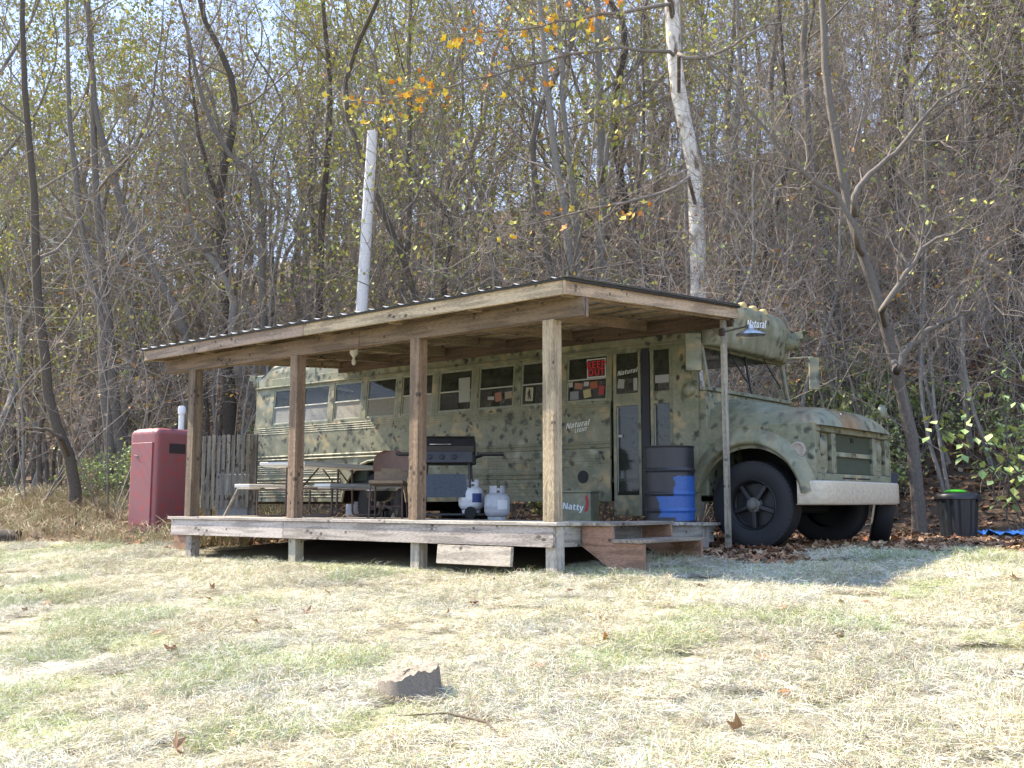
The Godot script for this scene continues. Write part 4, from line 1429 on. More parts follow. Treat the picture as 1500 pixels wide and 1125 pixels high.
	sp.lathe(T(-0.78, 1.90, 0.0, rx(90)), [Vector2(0.09, -0.02), Vector2(0.085, 0.03), Vector2(0.05, 0.055), Vector2(0.0, 0.06)], 20)
	part(bus, "cowl_lamp", sp.mesh(), M.camo, true)
	# warning lamps with hoods, clearance lamps
	for q in [[Vector3(-0.44, 2.72, -2.20), 10.0], [Vector3(-0.52, 2.70, -0.20), 0.0], [Vector3(-9.50, 2.66, -0.18), 180.0]]:
		var wl := MB.new()
		wl.col = Color(1, 1, 1)
		var tf := Transform3D(ry(q[1]), q[0])
		wl.lathe(tf * T(0, 0, 0, rz(-90)), [Vector2(0.115, -0.12), Vector2(0.12, 0.10), Vector2(0.10, 0.125), Vector2(0.0, 0.13)], 24)
		wl.cbox(tf * T(0.15, 0.115, 0, rz(10)), Vector3(0.20, 0.012, 0.24), 0.004)
		wl.cbox(tf * T(0.13, 0.06, 0.115, rz(10)), Vector3(0.16, 0.10, 0.01), 0.003)
		wl.cbox(tf * T(0.13, 0.06, -0.115, rz(10)), Vector3(0.16, 0.10, 0.01), 0.003)
		part(bus, "warning_lamp", wl.mesh(), M.camo, true)
	for z in [-1.05, -1.35, -0.75]:
		var cl := MB.new()
		cl.col = Color(0.55, 0.40, 0.16)
		cl.lathe(T(-0.42, 3.0, z), [Vector2(0.06, -0.03), Vector2(0.06, 0.02), Vector2(0.04, 0.05), Vector2(0.0, 0.06)], 14)
		part(bus, "clearance_lamp", cl.mesh(), M.dull, true)
	# lettering and stickers
	var sk := Basis(Vector3(1, 0.10, 0), Vector3(0.28, 1, 0), Vector3(0, 0, 1))
	text_part(bus, "lettering", "Natural", 0.075, Color(0.62, 0.62, 0.58), Transform3D(sk, Vector3(-2.46, 1.555, 0.004) - bus.position))
	text_part(bus, "lettering", "LIGHT", 0.05, Color(0.62, 0.62, 0.58), Transform3D(sk, Vector3(-2.41, 1.48, 0.004) - bus.position))
	text_part(bus, "lettering", "Natural", 0.10, Color(0.7, 0.7, 0.68), Transform3D(ry(88) * sk, Vector3(-0.345, 2.80, -1.0) - bus.position))
	text_part(bus, "lettering", "Natural", 0.06, Color(0.5, 0.5, 0.48), Transform3D(sk, Vector3(-1.69, 2.20, -0.028) - bus.position))
	var zz := -0.028
	sticker(bus, -2.335, 2.165, 0.30, 0.25, Color(0.55, 0.55, 0.53), -0.045)
	sticker(bus, -2.32, 2.18, 0.27, 0.22, Color(0.015, 0.012, 0.012), -0.0425)
	text_part(bus, "lettering", "KEEP", 0.095, Color(0.55, 0.02, 0.03), T(-2.185, 2.335, -0.037) .translated(-bus.position))
	text_part(bus, "lettering", "OUT", 0.095, Color(0.55, 0.02, 0.03), T(-2.185, 2.235, -0.037).translated(-bus.position))
	var sc := [[-2.63, 2.06, 0.07, 0.07, Color(0.5, 0.5, 0.46)], [-2.53, 2.03, 0.13, 0.08, Color(0.42, 0.2, 0.14)], [-2.38, 2.06, 0.08, 0.06, Color(0.55, 0.53, 0.5)], [-2.28, 2.02, 0.12, 0.09, Color(0.45, 0.12, 0.05)], [-2.60, 1.89, 0.14, 0.11, Color(0.30, 0.31, 0.32)], [-2.38, 1.905, 0.12, 0.11, Color(0.55, 0.47, 0.22)], [-2.14, 1.93, 0.09, 0.12, Color(0.45, 0.05, 0.06)],
		[-3.36, 1.92, 0.13, 0.19, Color(0.58, 0.52, 0.36)], [-3.06, 1.95, 0.12, 0.10, Color(0.4, 0.4, 0.36)], [-3.92, 1.95, 0.12, 0.13, Color(0.42, 0.18, 0.10)], [-4.06, 1.98, 0.12, 0.05, Color(0.48, 0.46, 0.42)], [-3.74, 1.98, 0.13, 0.10, Color(0.40, 0.32, 0.22)], [-4.62, 1.98, 0.22, 0.36, Color(0.42, 0.43, 0.38)],
		[-1.84, 1.99, 0.10, 0.12, Color(0.4, 0.4, 0.36)], [-1.60, 1.95, 0.06, 0.16, Color(0.42, 0.42, 0.38)], [-1.28, 2.02, 0.20, 0.10, Color(0.45, 0.44, 0.42)], [-1.84, 1.36, 0.07, 0.03, Color(0.6, 0.6, 0.56)]]
	for s in sc:
		sticker(bus, s[0], s[1], s[2], s[3], s[4] * 0.65, -0.018 - max(0.0, (s[1] - 1.85) * 0.075))
	# walking figure on the pale sticker
	var wk := MB.new()
	wk.col = Color(0.02, 0.02, 0.02)
	wk.prism(PackedVector2Array([Vector2(0.035, 0.02), Vector2(0.05, 0.02), Vector2(0.062, 0.07), Vector2(0.085, 0.02), Vector2(0.10, 0.025), Vector2(0.082, 0.09), Vector2(0.09, 0.125), Vector2(0.078, 0.14), Vector2(0.078, 0.165), Vector2(0.06, 0.165), Vector2(0.056, 0.14), Vector2(0.04, 0.12), Vector2(0.03, 0.085), Vector2(0.04, 0.085), Vector2(0.052, 0.105), Vector2(0.045, 0.07)]), 0.001, T(-3.36, 1.925, -0.018))
	part(bus, "sticker_figure", wk.mesh(), M.flat, true)

# ---------------------------------------------------------------- porch
func wood_tint(q: RandomNumberGenerator, base: Color) -> Color:
	var s := q.randf_range(0.8, 1.15)
	return Color(base.r * s, base.g * s * q.randf_range(0.96, 1.03), base.b * s * q.randf_range(0.92, 1.05))

func make_porch() -> void:
	var po := thing("porch", "lean-to timber porch with a metal roof beside the camouflage bus", "porch", Vector3(-3.6, 0, 1.7))
	var q := RandomNumberGenerator.new()
	q.seed = 31
	var aged := Color(0.46, 0.42, 0.36)
	var tan := Color(0.47, 0.36, 0.245)
	var brown := Color(0.235, 0.165, 0.11)
	var deck_y := func(z: float) -> float: return 0.345 - 0.016 * (3.25 - z)
	var piece := func(called: String, a: Vector3, b: Vector3, w: float, h: float, c: Color, up: Vector3) -> void:
		var m := MB.new()
		m.col = wood_tint(q, c)
		m.uvo = Vector2(q.randf(), q.randf())
		m.beam(a, b, w, h, up)
		part(po, called, m.mesh(), M.wood, true)
	# deck boards run along the bus
	for k in 23:
		var z := 3.19 - k * 0.142
		var sp := -3.3 + (0.6 if k % 2 == 0 else -0.9)
		var y: float = deck_y.call(z) - 0.018 + q.randf_range(-0.002, 0.002)
		var e := q.randf_range(-0.02, 0.03)
		piece.call("deck_board", Vector3(-6.86 - e, y, z), Vector3(sp - 0.003, y, z), 0.136, 0.036, aged * 1.1, Vector3.UP)
		piece.call("deck_board", Vector3(sp + 0.003, y, z), Vector3(-0.40 + e, y, z), 0.136, 0.036, aged * 1.1, Vector3.UP)
	# rim joists and joists
	piece.call("rim_joist", Vector3(-6.82, 0.205, 3.22), Vector3(-4.46, 0.205, 3.22), 0.038, 0.20, aged, Vector3.UP)
	piece.call("rim_joist", Vector3(-4.455, 0.205, 3.22), Vector3(-0.43, 0.205, 3.22), 0.038, 0.20, aged, Vector3.UP)
	piece.call("rim_joist", Vector3(-0.45, 0.165, 0.1), Vector3(-0.45, 0.205, 3.199), 0.038, 0.20, aged * 0.75, Vector3.UP)
	piece.call("rim_joist", Vector3(-6.80, 0.165, 0.1), Vector3(-6.80, 0.205, 3.199), 0.038, 0.20, aged, Vector3.UP)
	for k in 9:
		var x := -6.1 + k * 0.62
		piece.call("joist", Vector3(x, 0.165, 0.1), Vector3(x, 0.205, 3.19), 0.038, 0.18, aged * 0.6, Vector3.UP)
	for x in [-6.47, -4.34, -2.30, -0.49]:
		var g := gh(x, 3.12)
		piece.call("foot_post", Vector3(x, g - 0.2, 3.13), Vector3(x, 0.30, 3.13), 0.13, 0.13, aged * 0.9, Vector3.RIGHT)
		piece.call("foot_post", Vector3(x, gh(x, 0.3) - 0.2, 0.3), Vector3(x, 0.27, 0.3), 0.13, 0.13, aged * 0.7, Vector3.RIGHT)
		piece.call("post", Vector3(x, 0.345, 3.165), Vector3(x, 2.29, 3.165), 0.135, 0.135, [brown, brown, brown * 1.05, tan * 0.95][[-6.47, -4.34, -2.30, -0.49].find(x)], Vector3.RIGHT)
	piece.call("back_post", Vector3(-0.22, gh(-0.22, 0.15) - 0.15, 0.15), Vector3(-0.22, 2.68, 0.15), 0.09, 0.045, Color(0.36, 0.32, 0.27), Vector3.RIGHT)
	# beam
	piece.call("beam", Vector3(-7.10, 2.38, 3.20), Vector3(-3.2, 2.38, 3.20), 0.045, 0.185, brown * 1.1, Vector3.UP)
	piece.call("beam", Vector3(-3.195, 2.38, 3.20), Vector3(-0.08, 2.38, 3.20), 0.045, 0.185, brown, Vector3.UP)
	piece.call("beam", Vector3(-7.09, 2.38, 3.13), Vector3(-0.09, 2.38, 3.13), 0.045, 0.185, brown * 0.9, Vector3.UP)
	# rafters up to the bus, purlins, fascia
	var rise := 0.068
	var ry_at := func(z: float) -> float: return 2.52 + (3.4 - z) * rise
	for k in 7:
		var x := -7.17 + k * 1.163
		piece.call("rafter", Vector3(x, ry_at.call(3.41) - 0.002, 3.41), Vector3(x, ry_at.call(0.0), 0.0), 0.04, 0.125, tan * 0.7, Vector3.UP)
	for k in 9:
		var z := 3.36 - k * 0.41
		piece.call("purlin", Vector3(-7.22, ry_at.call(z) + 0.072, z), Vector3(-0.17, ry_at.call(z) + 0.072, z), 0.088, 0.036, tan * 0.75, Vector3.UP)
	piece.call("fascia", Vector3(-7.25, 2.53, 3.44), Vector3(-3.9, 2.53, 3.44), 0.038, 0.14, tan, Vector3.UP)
	piece.call("fascia", Vector3(-3.895, 2.53, 3.44), Vector3(-0.14, 2.53, 3.44), 0.038, 0.14, tan * 1.05, Vector3.UP)
	piece.call("fascia", Vector3(-0.12, 2.53 , 3.458), Vector3(-0.12, 2.53 + 3.45 * 0.072, 0.0), 0.038, 0.145, tan * 1.1, Vector3.UP)
	piece.call("fascia", Vector3(-7.27, 2.53 , 3.458), Vector3(-7.27, 2.53 + 3.45 * 0.072, 0.0), 0.038, 0.145, tan, Vector3.UP)
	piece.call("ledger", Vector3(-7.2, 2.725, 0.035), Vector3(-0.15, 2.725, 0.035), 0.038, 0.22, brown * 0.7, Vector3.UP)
	# ribbed metal sheets
	for k in 8:
		var x0 := -7.32 + k * 0.909
		var rows := []
		for e in 2:
			var z: float = [3.50, -0.05][e]
			var row := []
			for j in 41:
				var u := j / 40.0
				var ph := fposmod(u * 4.0, 1.0)
				var hgt: float = 0.022 * clamp(min(ph, 0.22 - ph) * 18.0, 0.0, 1.0) if ph < 0.22 else 0.0
				row.append(Vector3(x0 + u * 0.912, ry_at.call(z) + 0.098 + hgt + 0.001 * (k % 2), z))
			rows.append(row)
		var m := MB.new()
		m.col = [Color(0.55, 0.56, 0.57), Color(0.5, 0.5, 0.5)][k % 2]
		m.grid(rows, false)
		part(po, "roof_sheet", m.mesh(), M.roof, true)
	var de := MB.new()
	de.col = Color(0.025, 0.027, 0.025)
	de.box(Vector3(-7.32, 2.592, 3.462), Vector3(-0.09, 2.612, 3.485), 0.003)
	de.beam(Vector3(-0.085, 2.605, 3.47), Vector3(-0.085, 2.605 + 3.47 * 0.072, 0.0), 0.03, 0.05)
	part(po, "drip_edge", de.mesh(), M.flat, true)

func step_set(label: String, at: Vector3, turn: float, w: float) -> void:
	var o := thing("wooden_steps", label, "steps", at, turn)
	var q := RandomNumberGenerator.new()
	q.seed = 8
	var red := Color(0.38, 0.22, 0.145)
	for s in [-1, 1]:
		var m := MB.new()
		m.col = wood_tint(q, red)
		m.prism(PackedVector2Array([Vector2(0.0, 0.10), Vector2(0.52, -0.22), Vector2(0.70, -0.22), Vector2(0.70, 0.14), Vector2(0.36, 0.145), Vector2(0.345, 0.30), Vector2(0.0, 0.30)]), 0.036, T(0, 0, s * w * 0.5))
		part(o, "stringer", m.mesh(), M.wood)
	for k in 2:
		for e in 2:
			var m := MB.new()
			m.col = wood_tint(q, Color(0.36, 0.30, 0.23))
			m.uvo = Vector2(q.randf(), q.randf())
			m.box(Vector3(0.02 + k * 0.35 + e * 0.165, 0.302 - k * 0.156, -w * 0.5 - 0.06), Vector3(0.18 + k * 0.35 + e * 0.165, 0.336 - k * 0.156, w * 0.5 + 0.05))
			part(o, "tread", m.mesh(), M.wood)

# ---------------------------------------------------------------- things on and around the porch
func tube_part(o: Node3D, called: String, pts: Array, r: float, c: Color, mat: Material, sides := 8) -> void:
	var m := MB.new()
	m.col = c
	var rr := []
	for p in pts: rr.append(r)
	m.tube(pts, rr, sides)
	part(o, called, m.mesh(), mat)

func round_path(pts: Array, r: float) -> Array:
	var out := [pts[0]]
	for k in range(1, pts.size() - 1):
		var a: Vector3 = pts[k] + (pts[k - 1] - pts[k]).normalized() * r
		var b: Vector3 = pts[k] + (pts[k + 1] - pts[k]).normalized() * r
		for s in 6:
			var t := s / 5.0
			out.append(a.lerp(pts[k], t).lerp(pts[k].lerp(b, t), t))
	out.append(pts[-1])
	return out

func tank(label: String, at: Vector3, turn: float, body: Color, label_col: Color) -> void:
	var o := thing("propane_tank", label, "gas tank", at, turn)
	var m := MB.new()
	m.col = body
	m.lathe(T(0, 0, 0), [Vector2(0.11, 0.0), Vector2(0.115, 0.035), Vector2(0.10, 0.04)], 28)
	m.lathe(T(0, 0, 0), [Vector2(0.05, 0.03), Vector2(0.12, 0.045), Vector2(0.150, 0.085), Vector2(0.155, 0.12), Vector2(0.155, 0.16), Vector2(0.157, 0.165), Vector2(0.157, 0.172), Vector2(0.155, 0.177), Vector2(0.155, 0.235), Vector2(0.147, 0.275), Vector2(0.12, 0.31), Vector2(0.07, 0.33), Vector2(0.0, 0.335)], 32)
	part(o, "cylinder", m.mesh(), M.steel)
	var c := MB.new()
	c.col = body * 0.95
	for k in 20:
		var a := TAU * (k + 0.5) / 26.0
		c.cbox(Transform3D(Basis(Vector3.UP, -a), Vector3(cos(a) * 0.09, 0.365, sin(a) * 0.09)), Vector3(0.005, 0.085 if k % 8 < 6 else 0.03, 0.025), 0.002)
	part(o, "collar", c.mesh(), M.steel)
	var vl := MB.new()
	vl.col = Color(0.3, 0.2, 0.08)
	vl.lathe(T(0, 0, 0), [Vector2(0.02, 0.32), Vector2(0.018, 0.36), Vector2(0.03, 0.362), Vector2(0.03, 0.385), Vector2(0.0, 0.387)], 12)
	part(o, "valve", vl.mesh(), M.dull)
	var lb := MB.new()
	lb.col = label_col
	var rows := []
	for y in [0.13, 0.24]:
		var row := []
		for k in 9:
			var a: float = lerp(1.0, 1.85, k / 8.0)
			row.append(Vector3(cos(a) * 0.1575, y + 0.045, sin(a) * 0.1575) if false else Vector3(cos(a) * 0.1572, y, sin(a) * 0.1572))
		rows.append(row)
	lb.grid(rows, false)
	part(o, "label_print", lb.mesh(), M.flat)

func make_things() -> void:
	var q := RandomNumberGenerator.new()
	q.seed = 90
	var D := 0.33
	# picnic table: local x across, z along
	var tb := thing("folding_picnic_table", "white folding picnic table with attached benches on the porch deck", "table", Vector3(-5.95, D, 1.42), atan2(0.26, 0.965))
	var white := Color(0.66, 0.65, 0.62)
	var brown := Color(0.075, 0.05, 0.042)
	var slab := func(called: String, x: float, y: float, w: float, L: float, th: float) -> void:
		var m := MB.new()
		m.col = white
		m.cbox(T(x, y, 0), Vector3(w, th, L), 0.015)
		m.cbox(T(x, y - th * 0.7, 0), Vector3(w - 0.06, th * 0.5, L - 0.08), 0.01)
		part(tb, called, m.mesh(), M.plastic)
	slab.call("table_top", 0.0, 0.72, 0.75, 1.83, 0.045)
	slab.call("bench", -0.66, 0.425, 0.26, 1.83, 0.045)
	slab.call("bench", 0.66, 0.425, 0.26, 1.83, 0.045)
	for e in [-1, 1]:
		for s in [-1, 1]:
			tube_part(tb, "leg", round_path([Vector3(s * 0.62, 0.40, e * 0.62), Vector3(s * 0.62, 0.015, e * 0.62), Vector3(s * 0.14, 0.015, e * 0.62), Vector3(s * 0.12, 0.70, e * 0.62)], 0.06), 0.0165, brown, M.paint)
			tube_part(tb, "brace", [Vector3(s * 0.13, 0.42, e * 0.60), Vector3(s * 0.13, 0.69, e * 0.22)], 0.011, brown, M.paint)
		tube_part(tb, "crossbar", [Vector3(-0.70, 0.385, e * 0.62), Vector3(0.70, 0.385, e * 0.62)], 0.013, brown, M.paint)
	# chrome-lidded portable grill on the bench
	var pg := thing("portable_grill", "small black portable grill with a chrome lid beyond the picnic bench", "grill", Vector3(-5.55, D - 0.02, 0.62), 0.4)
	var m := MB.new()
	m.col = Color(0.02, 0.02, 0.022)
	m.lathe(T(0, 0, 0), [Vector2(0.02, 0.22), Vector2(0.13, 0.24), Vector2(0.20, 0.30), Vector2(0.22, 0.38), Vector2(0.225, 0.385)], 28)
	part(pg, "bowl", m.mesh(), M.paint)
	m = MB.new()
	m.lathe(T(0, 0, 0), [Vector2(0.228, 0.386), Vector2(0.222, 0.41), Vector2(0.18, 0.455), Vector2(0.09, 0.475), Vector2(0.0, 0.478)], 28)
	var ld := part(pg, "lid", m.mesh(), M.chrome)
	tube_part(ld, "handle", round_path([Vector3(-0.06, 0.47, 0), Vector3(-0.06, 0.53, 0), Vector3(0.06, 0.53, 0), Vector3(0.06, 0.47, 0)], 0.02), 0.008, Color(0.02, 0.02, 0.02), M.plastic)
	for k in 3:
		var a := TAU * k / 3.0
		tube_part(pg, "leg", [Vector3(cos(a) * 0.15, 0.26, sin(a) * 0.15), Vector3(cos(a) * 0.24, 0.0, sin(a) * 0.24)], 0.009, Color(0.03, 0.03, 0.03), M.paint)
	# brown chair
	var chn := thing("brown_chair", "brown rounded-back chair between the picnic table and gas grill", "chair", Vector3(-4.08, D, 1.88), deg_to_rad(38))
	var cb := Color(0.21, 0.115, 0.075)
	m = MB.new()
	m.col = cb
	var rows := []
	for k in 9:
		var t := k / 8.0
		var row := []
		for j in 13:
			var u := j / 6.0 - 1.0
			var w: float = 0.23 * pow(max(0.0, 1.0 - pow(max(0.0, t * 1.25 - 0.3), 3.0)), 0.5)
			row.append(Vector3(u * w, 0.60 + t * 0.27, -0.20 - 0.05 * t + 0.05 * u * u))
		rows.append(row)
	m.grid(rows, true)
	var rows2 := []
	for r in rows:
		var row := []
		for p in r: row.append(p + Vector3(0, 0, -0.025))
		rows2.append(row)
	m.grid(rows2, false)
	part(chn, "backrest", m.mesh(), M.paint)
	m = MB.new()
	m.col = Color(0.30, 0.20, 0.11)
	m.cbox(T(0, 0.44, 0.02, rx(-4)), Vector3(0.44, 0.05, 0.44), 0.02)
	part(chn, "seat", m.mesh(), M.paint)
	m = MB.new()
	m.col = Color(0.27, 0.18, 0.10)
	m.cbox(T(0, 0.54, -0.19, rx(-6)), Vector3(0.43, 0.20, 0.02), 0.008)
	part(chn, "lower_back", m.mesh(), M.paint)
	for s in [-1, 1]:
		tube_part(chn, "leg", [Vector3(s * 0.20, 0.42, 0.20), Vector3(s * 0.21, 0.0, 0.23)], 0.012, Color(0.12, 0.06, 0.04), M.paint)
		tube_part(chn, "leg", [Vector3(s * 0.20, 0.70, -0.21), Vector3(s * 0.20, 0.42, -0.20), Vector3(s * 0.21, 0.0, -0.26)], 0.012, Color(0.12, 0.06, 0.04), M.paint)
	tube_part(chn, "stretcher", [Vector3(-0.21, 0.15, 0.22), Vector3(0.21, 0.15, 0.22)], 0.008, Color(0.12, 0.06, 0.04), M.paint)
	# gas grill; local +z faces the lawn
	var gg := thing("gas_grill", "black gas barbecue grill with a grey cloth front on the porch", "grill", Vector3(-3.22, D, 1.70), deg_to_rad(38))
	var blk := Color(0.018, 0.018, 0.019)
	m = MB.new()
	m.col = blk
	var prof := PackedVector2Array([Vector2(-0.24, 0.80), Vector2(0.24, 0.80), Vector2(0.25, 0.88), Vector2(0.20, 0.97), Vector2(0.08, 1.01), Vector2(-0.10, 1.0), Vector2(-0.22, 0.93), Vector2(-0.25, 0.86)])
	m.prism(prof, 0.60, Transform3D(Basis(Vector3(0, 0, 1), Vector3(0, 1, 0), Vector3(-1, 0, 0)), Vector3(0.03, 0, 0)))
	var lid := part(gg, "lid", m.mesh(), M.paint)
	tube_part(lid, "handle", [Vector3(-0.20, 0.90, 0.275), Vector3(0.06, 0.90, 0.275)], 0.011, Color(0.6, 0.6, 0.6), M.chrome)
	m = MB.new()
	m.col = blk
	m.box(Vector3(-0.28, 0.66, -0.22), Vector3(0.34, 0.80, 0.22), 0.02)
	part(gg, "firebox", m.mesh(), M.paint)
	m = MB.new()
	m.col = Color(0.05, 0.05, 0.055)
	m.cbox(T(0.0, 0.745, 0.26, rx(-15)), Vector3(0.64, 0.14, 0.03), 0.01)
	var pnl := part(gg, "control_panel", m.mesh(), M.paint)
	for k in 3:
		m = MB.new()
		m.col = blk
		m.lathe(T(-0.2 + 0.15 * k, 0.745, 0.272, rx(75)), [Vector2(0.032, 0.0), Vector2(0.03, 0.03), Vector2(0.0, 0.031)], 14)
		part(pnl, "knob", m.mesh(), M.plastic)
	for s in [-1, 1]:
		m = MB.new()
		m.col = blk
		m.cbox(T(s * 0.50 + 0.03, 0.79, 0.02), Vector3(0.32, 0.03, 0.36), 0.01)
		part(gg, "side_shelf", m.mesh(), M.paint)
	for s in [-1, 1]:
		for e in [-1, 1]:
			tube_part(gg, "leg", round_path([Vector3(s * 0.42, 0.78, e * 0.17), Vector3(s * 0.27, 0.74, e * 0.2), Vector3(s * 0.31, 0.0, e * 0.24)], 0.08), 0.014, Color(0.03, 0.03, 0.035), M.paint)
	m = MB.new()
	m.col = Color(0.075, 0.095, 0.12)
	rows = []
	for k in 7:
		var row := []
		for j in 13:
			var u := j / 6.0 - 1.0
			var t := k / 6.0
			row.append(Vector3(u * (0.235 + 0.03 * (1.0 - t)), 0.26 + 0.28 * t, 0.245 + 0.006 * sin(u * 9.0 + t * 3.0)))
		rows.append(row)
	m.grid(rows, true)
	part(gg, "front_cloth", m.mesh(), M.dull)
	m = MB.new()
	m.col = Color(0.03, 0.03, 0.03)
	m.box(Vector3(-0.29, 0.04, -0.22), Vector3(0.52, 0.065, 0.22), 0.008)
	part(gg, "bottom_shelf", m.mesh(), M.paint)
	for e in [-1, 1]:
		m = MB.new()
		m.col = Color(0.03, 0.03, 0.035)
		m.lathe(T(0.30, 0.075, e * 0.27, rx(90)), [Vector2(0.0, -0.02), Vector2(0.07, -0.02), Vector2(0.075, 0.0), Vector2(0.07, 0.02), Vector2(0.0, 0.02)], 20)
		part(gg, "wheel", m.mesh(), M.rubber)
	tank("white propane tank with a dark blue label on the grill cart", Vector3(-2.92, D + 0.068, 1.60), deg_to_rad(62), Color(0.66, 0.67, 0.69), Color(0.03, 0.05, 0.16))
	tank("pale grey propane tank standing alone on the porch deck", Vector3(-2.55, D - 0.012, 1.55), deg_to_rad(58), Color(0.45, 0.46, 0.48), Color(0.55, 0.55, 0.54))
	# green metal box
	var mb := thing("metal_box", "grey-green metal box with white scrawled lettering beside the bus door", "box", Vector3(-2.02, 0.295, 0.62), deg_to_rad(14))
	m = MB.new()
	m.box(Vector3(-0.225, 0, -0.15), Vector3(0.225, 0.35, 0.15), 0.012)
	part(mb, "case", m.mesh(), M.camo)
	m = MB.new()
	m.box(Vector3(-0.235, 0.352, -0.16), Vector3(0.235, 0.38, 0.16), 0.012)
	part(mb, "lid", m.mesh(), M.camo)
	text_part(mb, "lettering", "Natty", 0.075, Color(0.60, 0.66, 0.68), T(-0.01, 0.18, 0.152, rz(-6)))
	m = MB.new()
	m.col = Color(0.30, 0.03, 0.035)
	m.prism(PackedVector2Array([Vector2(0.14, 0.12), Vector2(0.19, 0.13), Vector2(0.205, 0.24), Vector2(0.18, 0.33), Vector2(0.15, 0.30), Vector2(0.165, 0.22)]), 0.002, T(0, 0, 0.1515))
	part(mb, "red_paint_mark", m.mesh(), M.flat)
	# drum
	var dr := thing("steel_drum", "black steel drum streaked with bright blue paint on the deck corner", "drum", Vector3(-0.71, 0.297, 0.62))
	m = MB.new()
	var pf := [Vector2(0.0, 0.012), Vector2(0.28, 0.012), Vector2(0.288, 0.0), Vector2(0.292, 0.012), Vector2(0.285, 0.02)]
	for y in [0.14, 0.33, 0.60]:
		pf.append_array([Vector2(0.285, y - 0.022), Vector2(0.293, y - 0.012), Vector2(0.297, y), Vector2(0.293, y + 0.012), Vector2(0.285, y + 0.022)])
	pf.append_array([Vector2(0.285, 0.86), Vector2(0.292, 0.868), Vector2(0.292, 0.88), Vector2(0.28, 0.88), Vector2(0.278, 0.862), Vector2(0.0, 0.862)])
	# add rows so that the paint has an outline
	var fine := []
	for k in pf.size() - 1:
		var nn: int = max(1, int(abs(pf[k + 1].y - pf[k].y) / 0.012))
		for s in nn: fine.append(pf[k].lerp(pf[k + 1], float(s) / nn))
	fine.append(pf[-1])
	m.lathe(T(0, 0, 0), fine, 96)
	for k in m.v.size():
		var p := m.v[k]
		var a := rad_to_deg(atan2(p.z, p.x))
		var edge := 50.0 + 7.0 * nz.get_noise_2d(p.y * 120.0, 3.0)
		var blue := a < edge and a > -60.0 and p.y < 0.53 + 0.03 * nz.get_noise_2d(a * 6.0, 0.0) and p.y > 0.03
		if p.y < 0.30: blue = blue or (a < 86.0 + 14.0 * nz.get_noise_2d(p.y * 150.0, 40.0) and a > -60.0 and p.y > 0.06)
		m.c[k] = Color(0.03, 0.105, 0.34) if blue else Color(0.022, 0.022, 0.026)
	part(dr, "barrel", m.mesh(), M.steel)
	# red machine
	var rmx := thing("vending_machine", "faded red old drink machine standing in dry weeds", "machine", Vector3(-9.95, gh(-9.95, 1.45) - 0.06, 1.45), deg_to_rad(5))
	m = MB.new()
	rows = []
	for k in 14:
		var yy: float = 0.02 + 1.58 * k / 6.0 if k <= 6 else 1.60 + 0.11 * sin((k - 6) / 7.0 * PI * 0.5)
		var inn: float = 0.0 if k <= 6 else 0.11 * (1.0 - cos((k - 6) / 7.0 * PI * 0.5))
		var row := []
		for j in 65:
			var an := TAU * j / 64.0
			var ex: float = sign(cos(an)) * pow(abs(cos(an)), 0.16)
			var ez: float = sign(sin(an)) * pow(abs(sin(an)), 0.16)
			row.append(Vector3(ex * (0.36 - inn), yy, -ez * (0.40 - inn)))
		rows.append(row)
	m.grid(rows, false)
	m.box(Vector3(-0.25, 1.70, -0.29), Vector3(0.25, 1.712, 0.29), 0.004)
	part(rmx, "cabinet", m.mesh(), M.red)
	m = MB.new()
	m.cbox(T(0.0, 0.80, 0.41), Vector3(0.54, 1.34, 0.03), 0.014)
	var dd := part(rmx, "door", m.mesh(), M.red)
	m = MB.new()
	m.col = Color(0.1, 0.1, 0.1)
	m.cbox(T(-0.12, 1.25, 0.432, rz(-12)), Vector3(0.10, 0.02, 0.012), 0.004)
	part(dd, "handle", m.mesh(), M.metal)
	m = MB.new()
	m.col = Color(0.03, 0.02, 0.02)
	m.box(Vector3(0.359, 1.30, -0.16), Vector3(0.363, 1.46, 0.16), 0.001)
	part(rmx, "vent_plate", m.mesh(), M.flat)
	var pv := solo("vent_pipe", _pipe(), M.plastic, "white capped pipe standing behind the red machine", "pipe", Vector3(-10.7, gh(-10.7, 0.65) - 0.1, 0.65))
	pv.rotation.y = 0.3
	# slatted screen and the unit behind it
	var ss := thing("slatted_screen", "grey weathered upright slat screen on legs behind the porch", "screen", Vector3(-8.27, gh(-8.3, 1.4), 1.38), deg_to_rad(39))
	for k in 10:
		m = MB.new()
		m.col = wood_tint(q, Color(0.27, 0.255, 0.225))
		m.uvo = Vector2(q.randf(), q.randf())
		m.cbox(T(-0.36 + k * 0.077, 1.05 + 0.004 * k, 0.0, ry(18)), Vector3(0.052, 1.14 + 0.01 * (k % 3), 0.022), 0.003)
		part(ss, "slat", m.mesh(), M.wood)
	for y in [0.62, 1.42]:
		m = MB.new()
		m.col = Color(0.22, 0.2, 0.17)
		m.box(Vector3(-0.40, y, -0.07), Vector3(0.40, y + 0.09, -0.03))
		part(ss, "rail", m.mesh(), M.wood)
	for x in [-0.30, 0.40]:
		m = MB.new()
		m.col = Color(0.2, 0.18, 0.15)
		m.box(Vector3(x - 0.05, -0.2, -0.17), Vector3(x + 0.05, 1.66 if x > 0 else 0.7, -0.075))
		part(ss, "leg", m.mesh(), M.wood)
	var ac := thing("cooling_unit", "grey-blue metal unit hidden behind the slatted screen", "machine", Vector3(-8.55, gh(-8.6, 1.0), 0.98), deg_to_rad(39))
	m = MB.new()
	m.col = Color(0.30, 0.33, 0.37)
	m.box(Vector3(-0.25, 0.3, -0.2), Vector3(0.25, 0.98, 0.2), 0.015)
	part(ac, "case", m.mesh(), M.steel)
	m = MB.new()
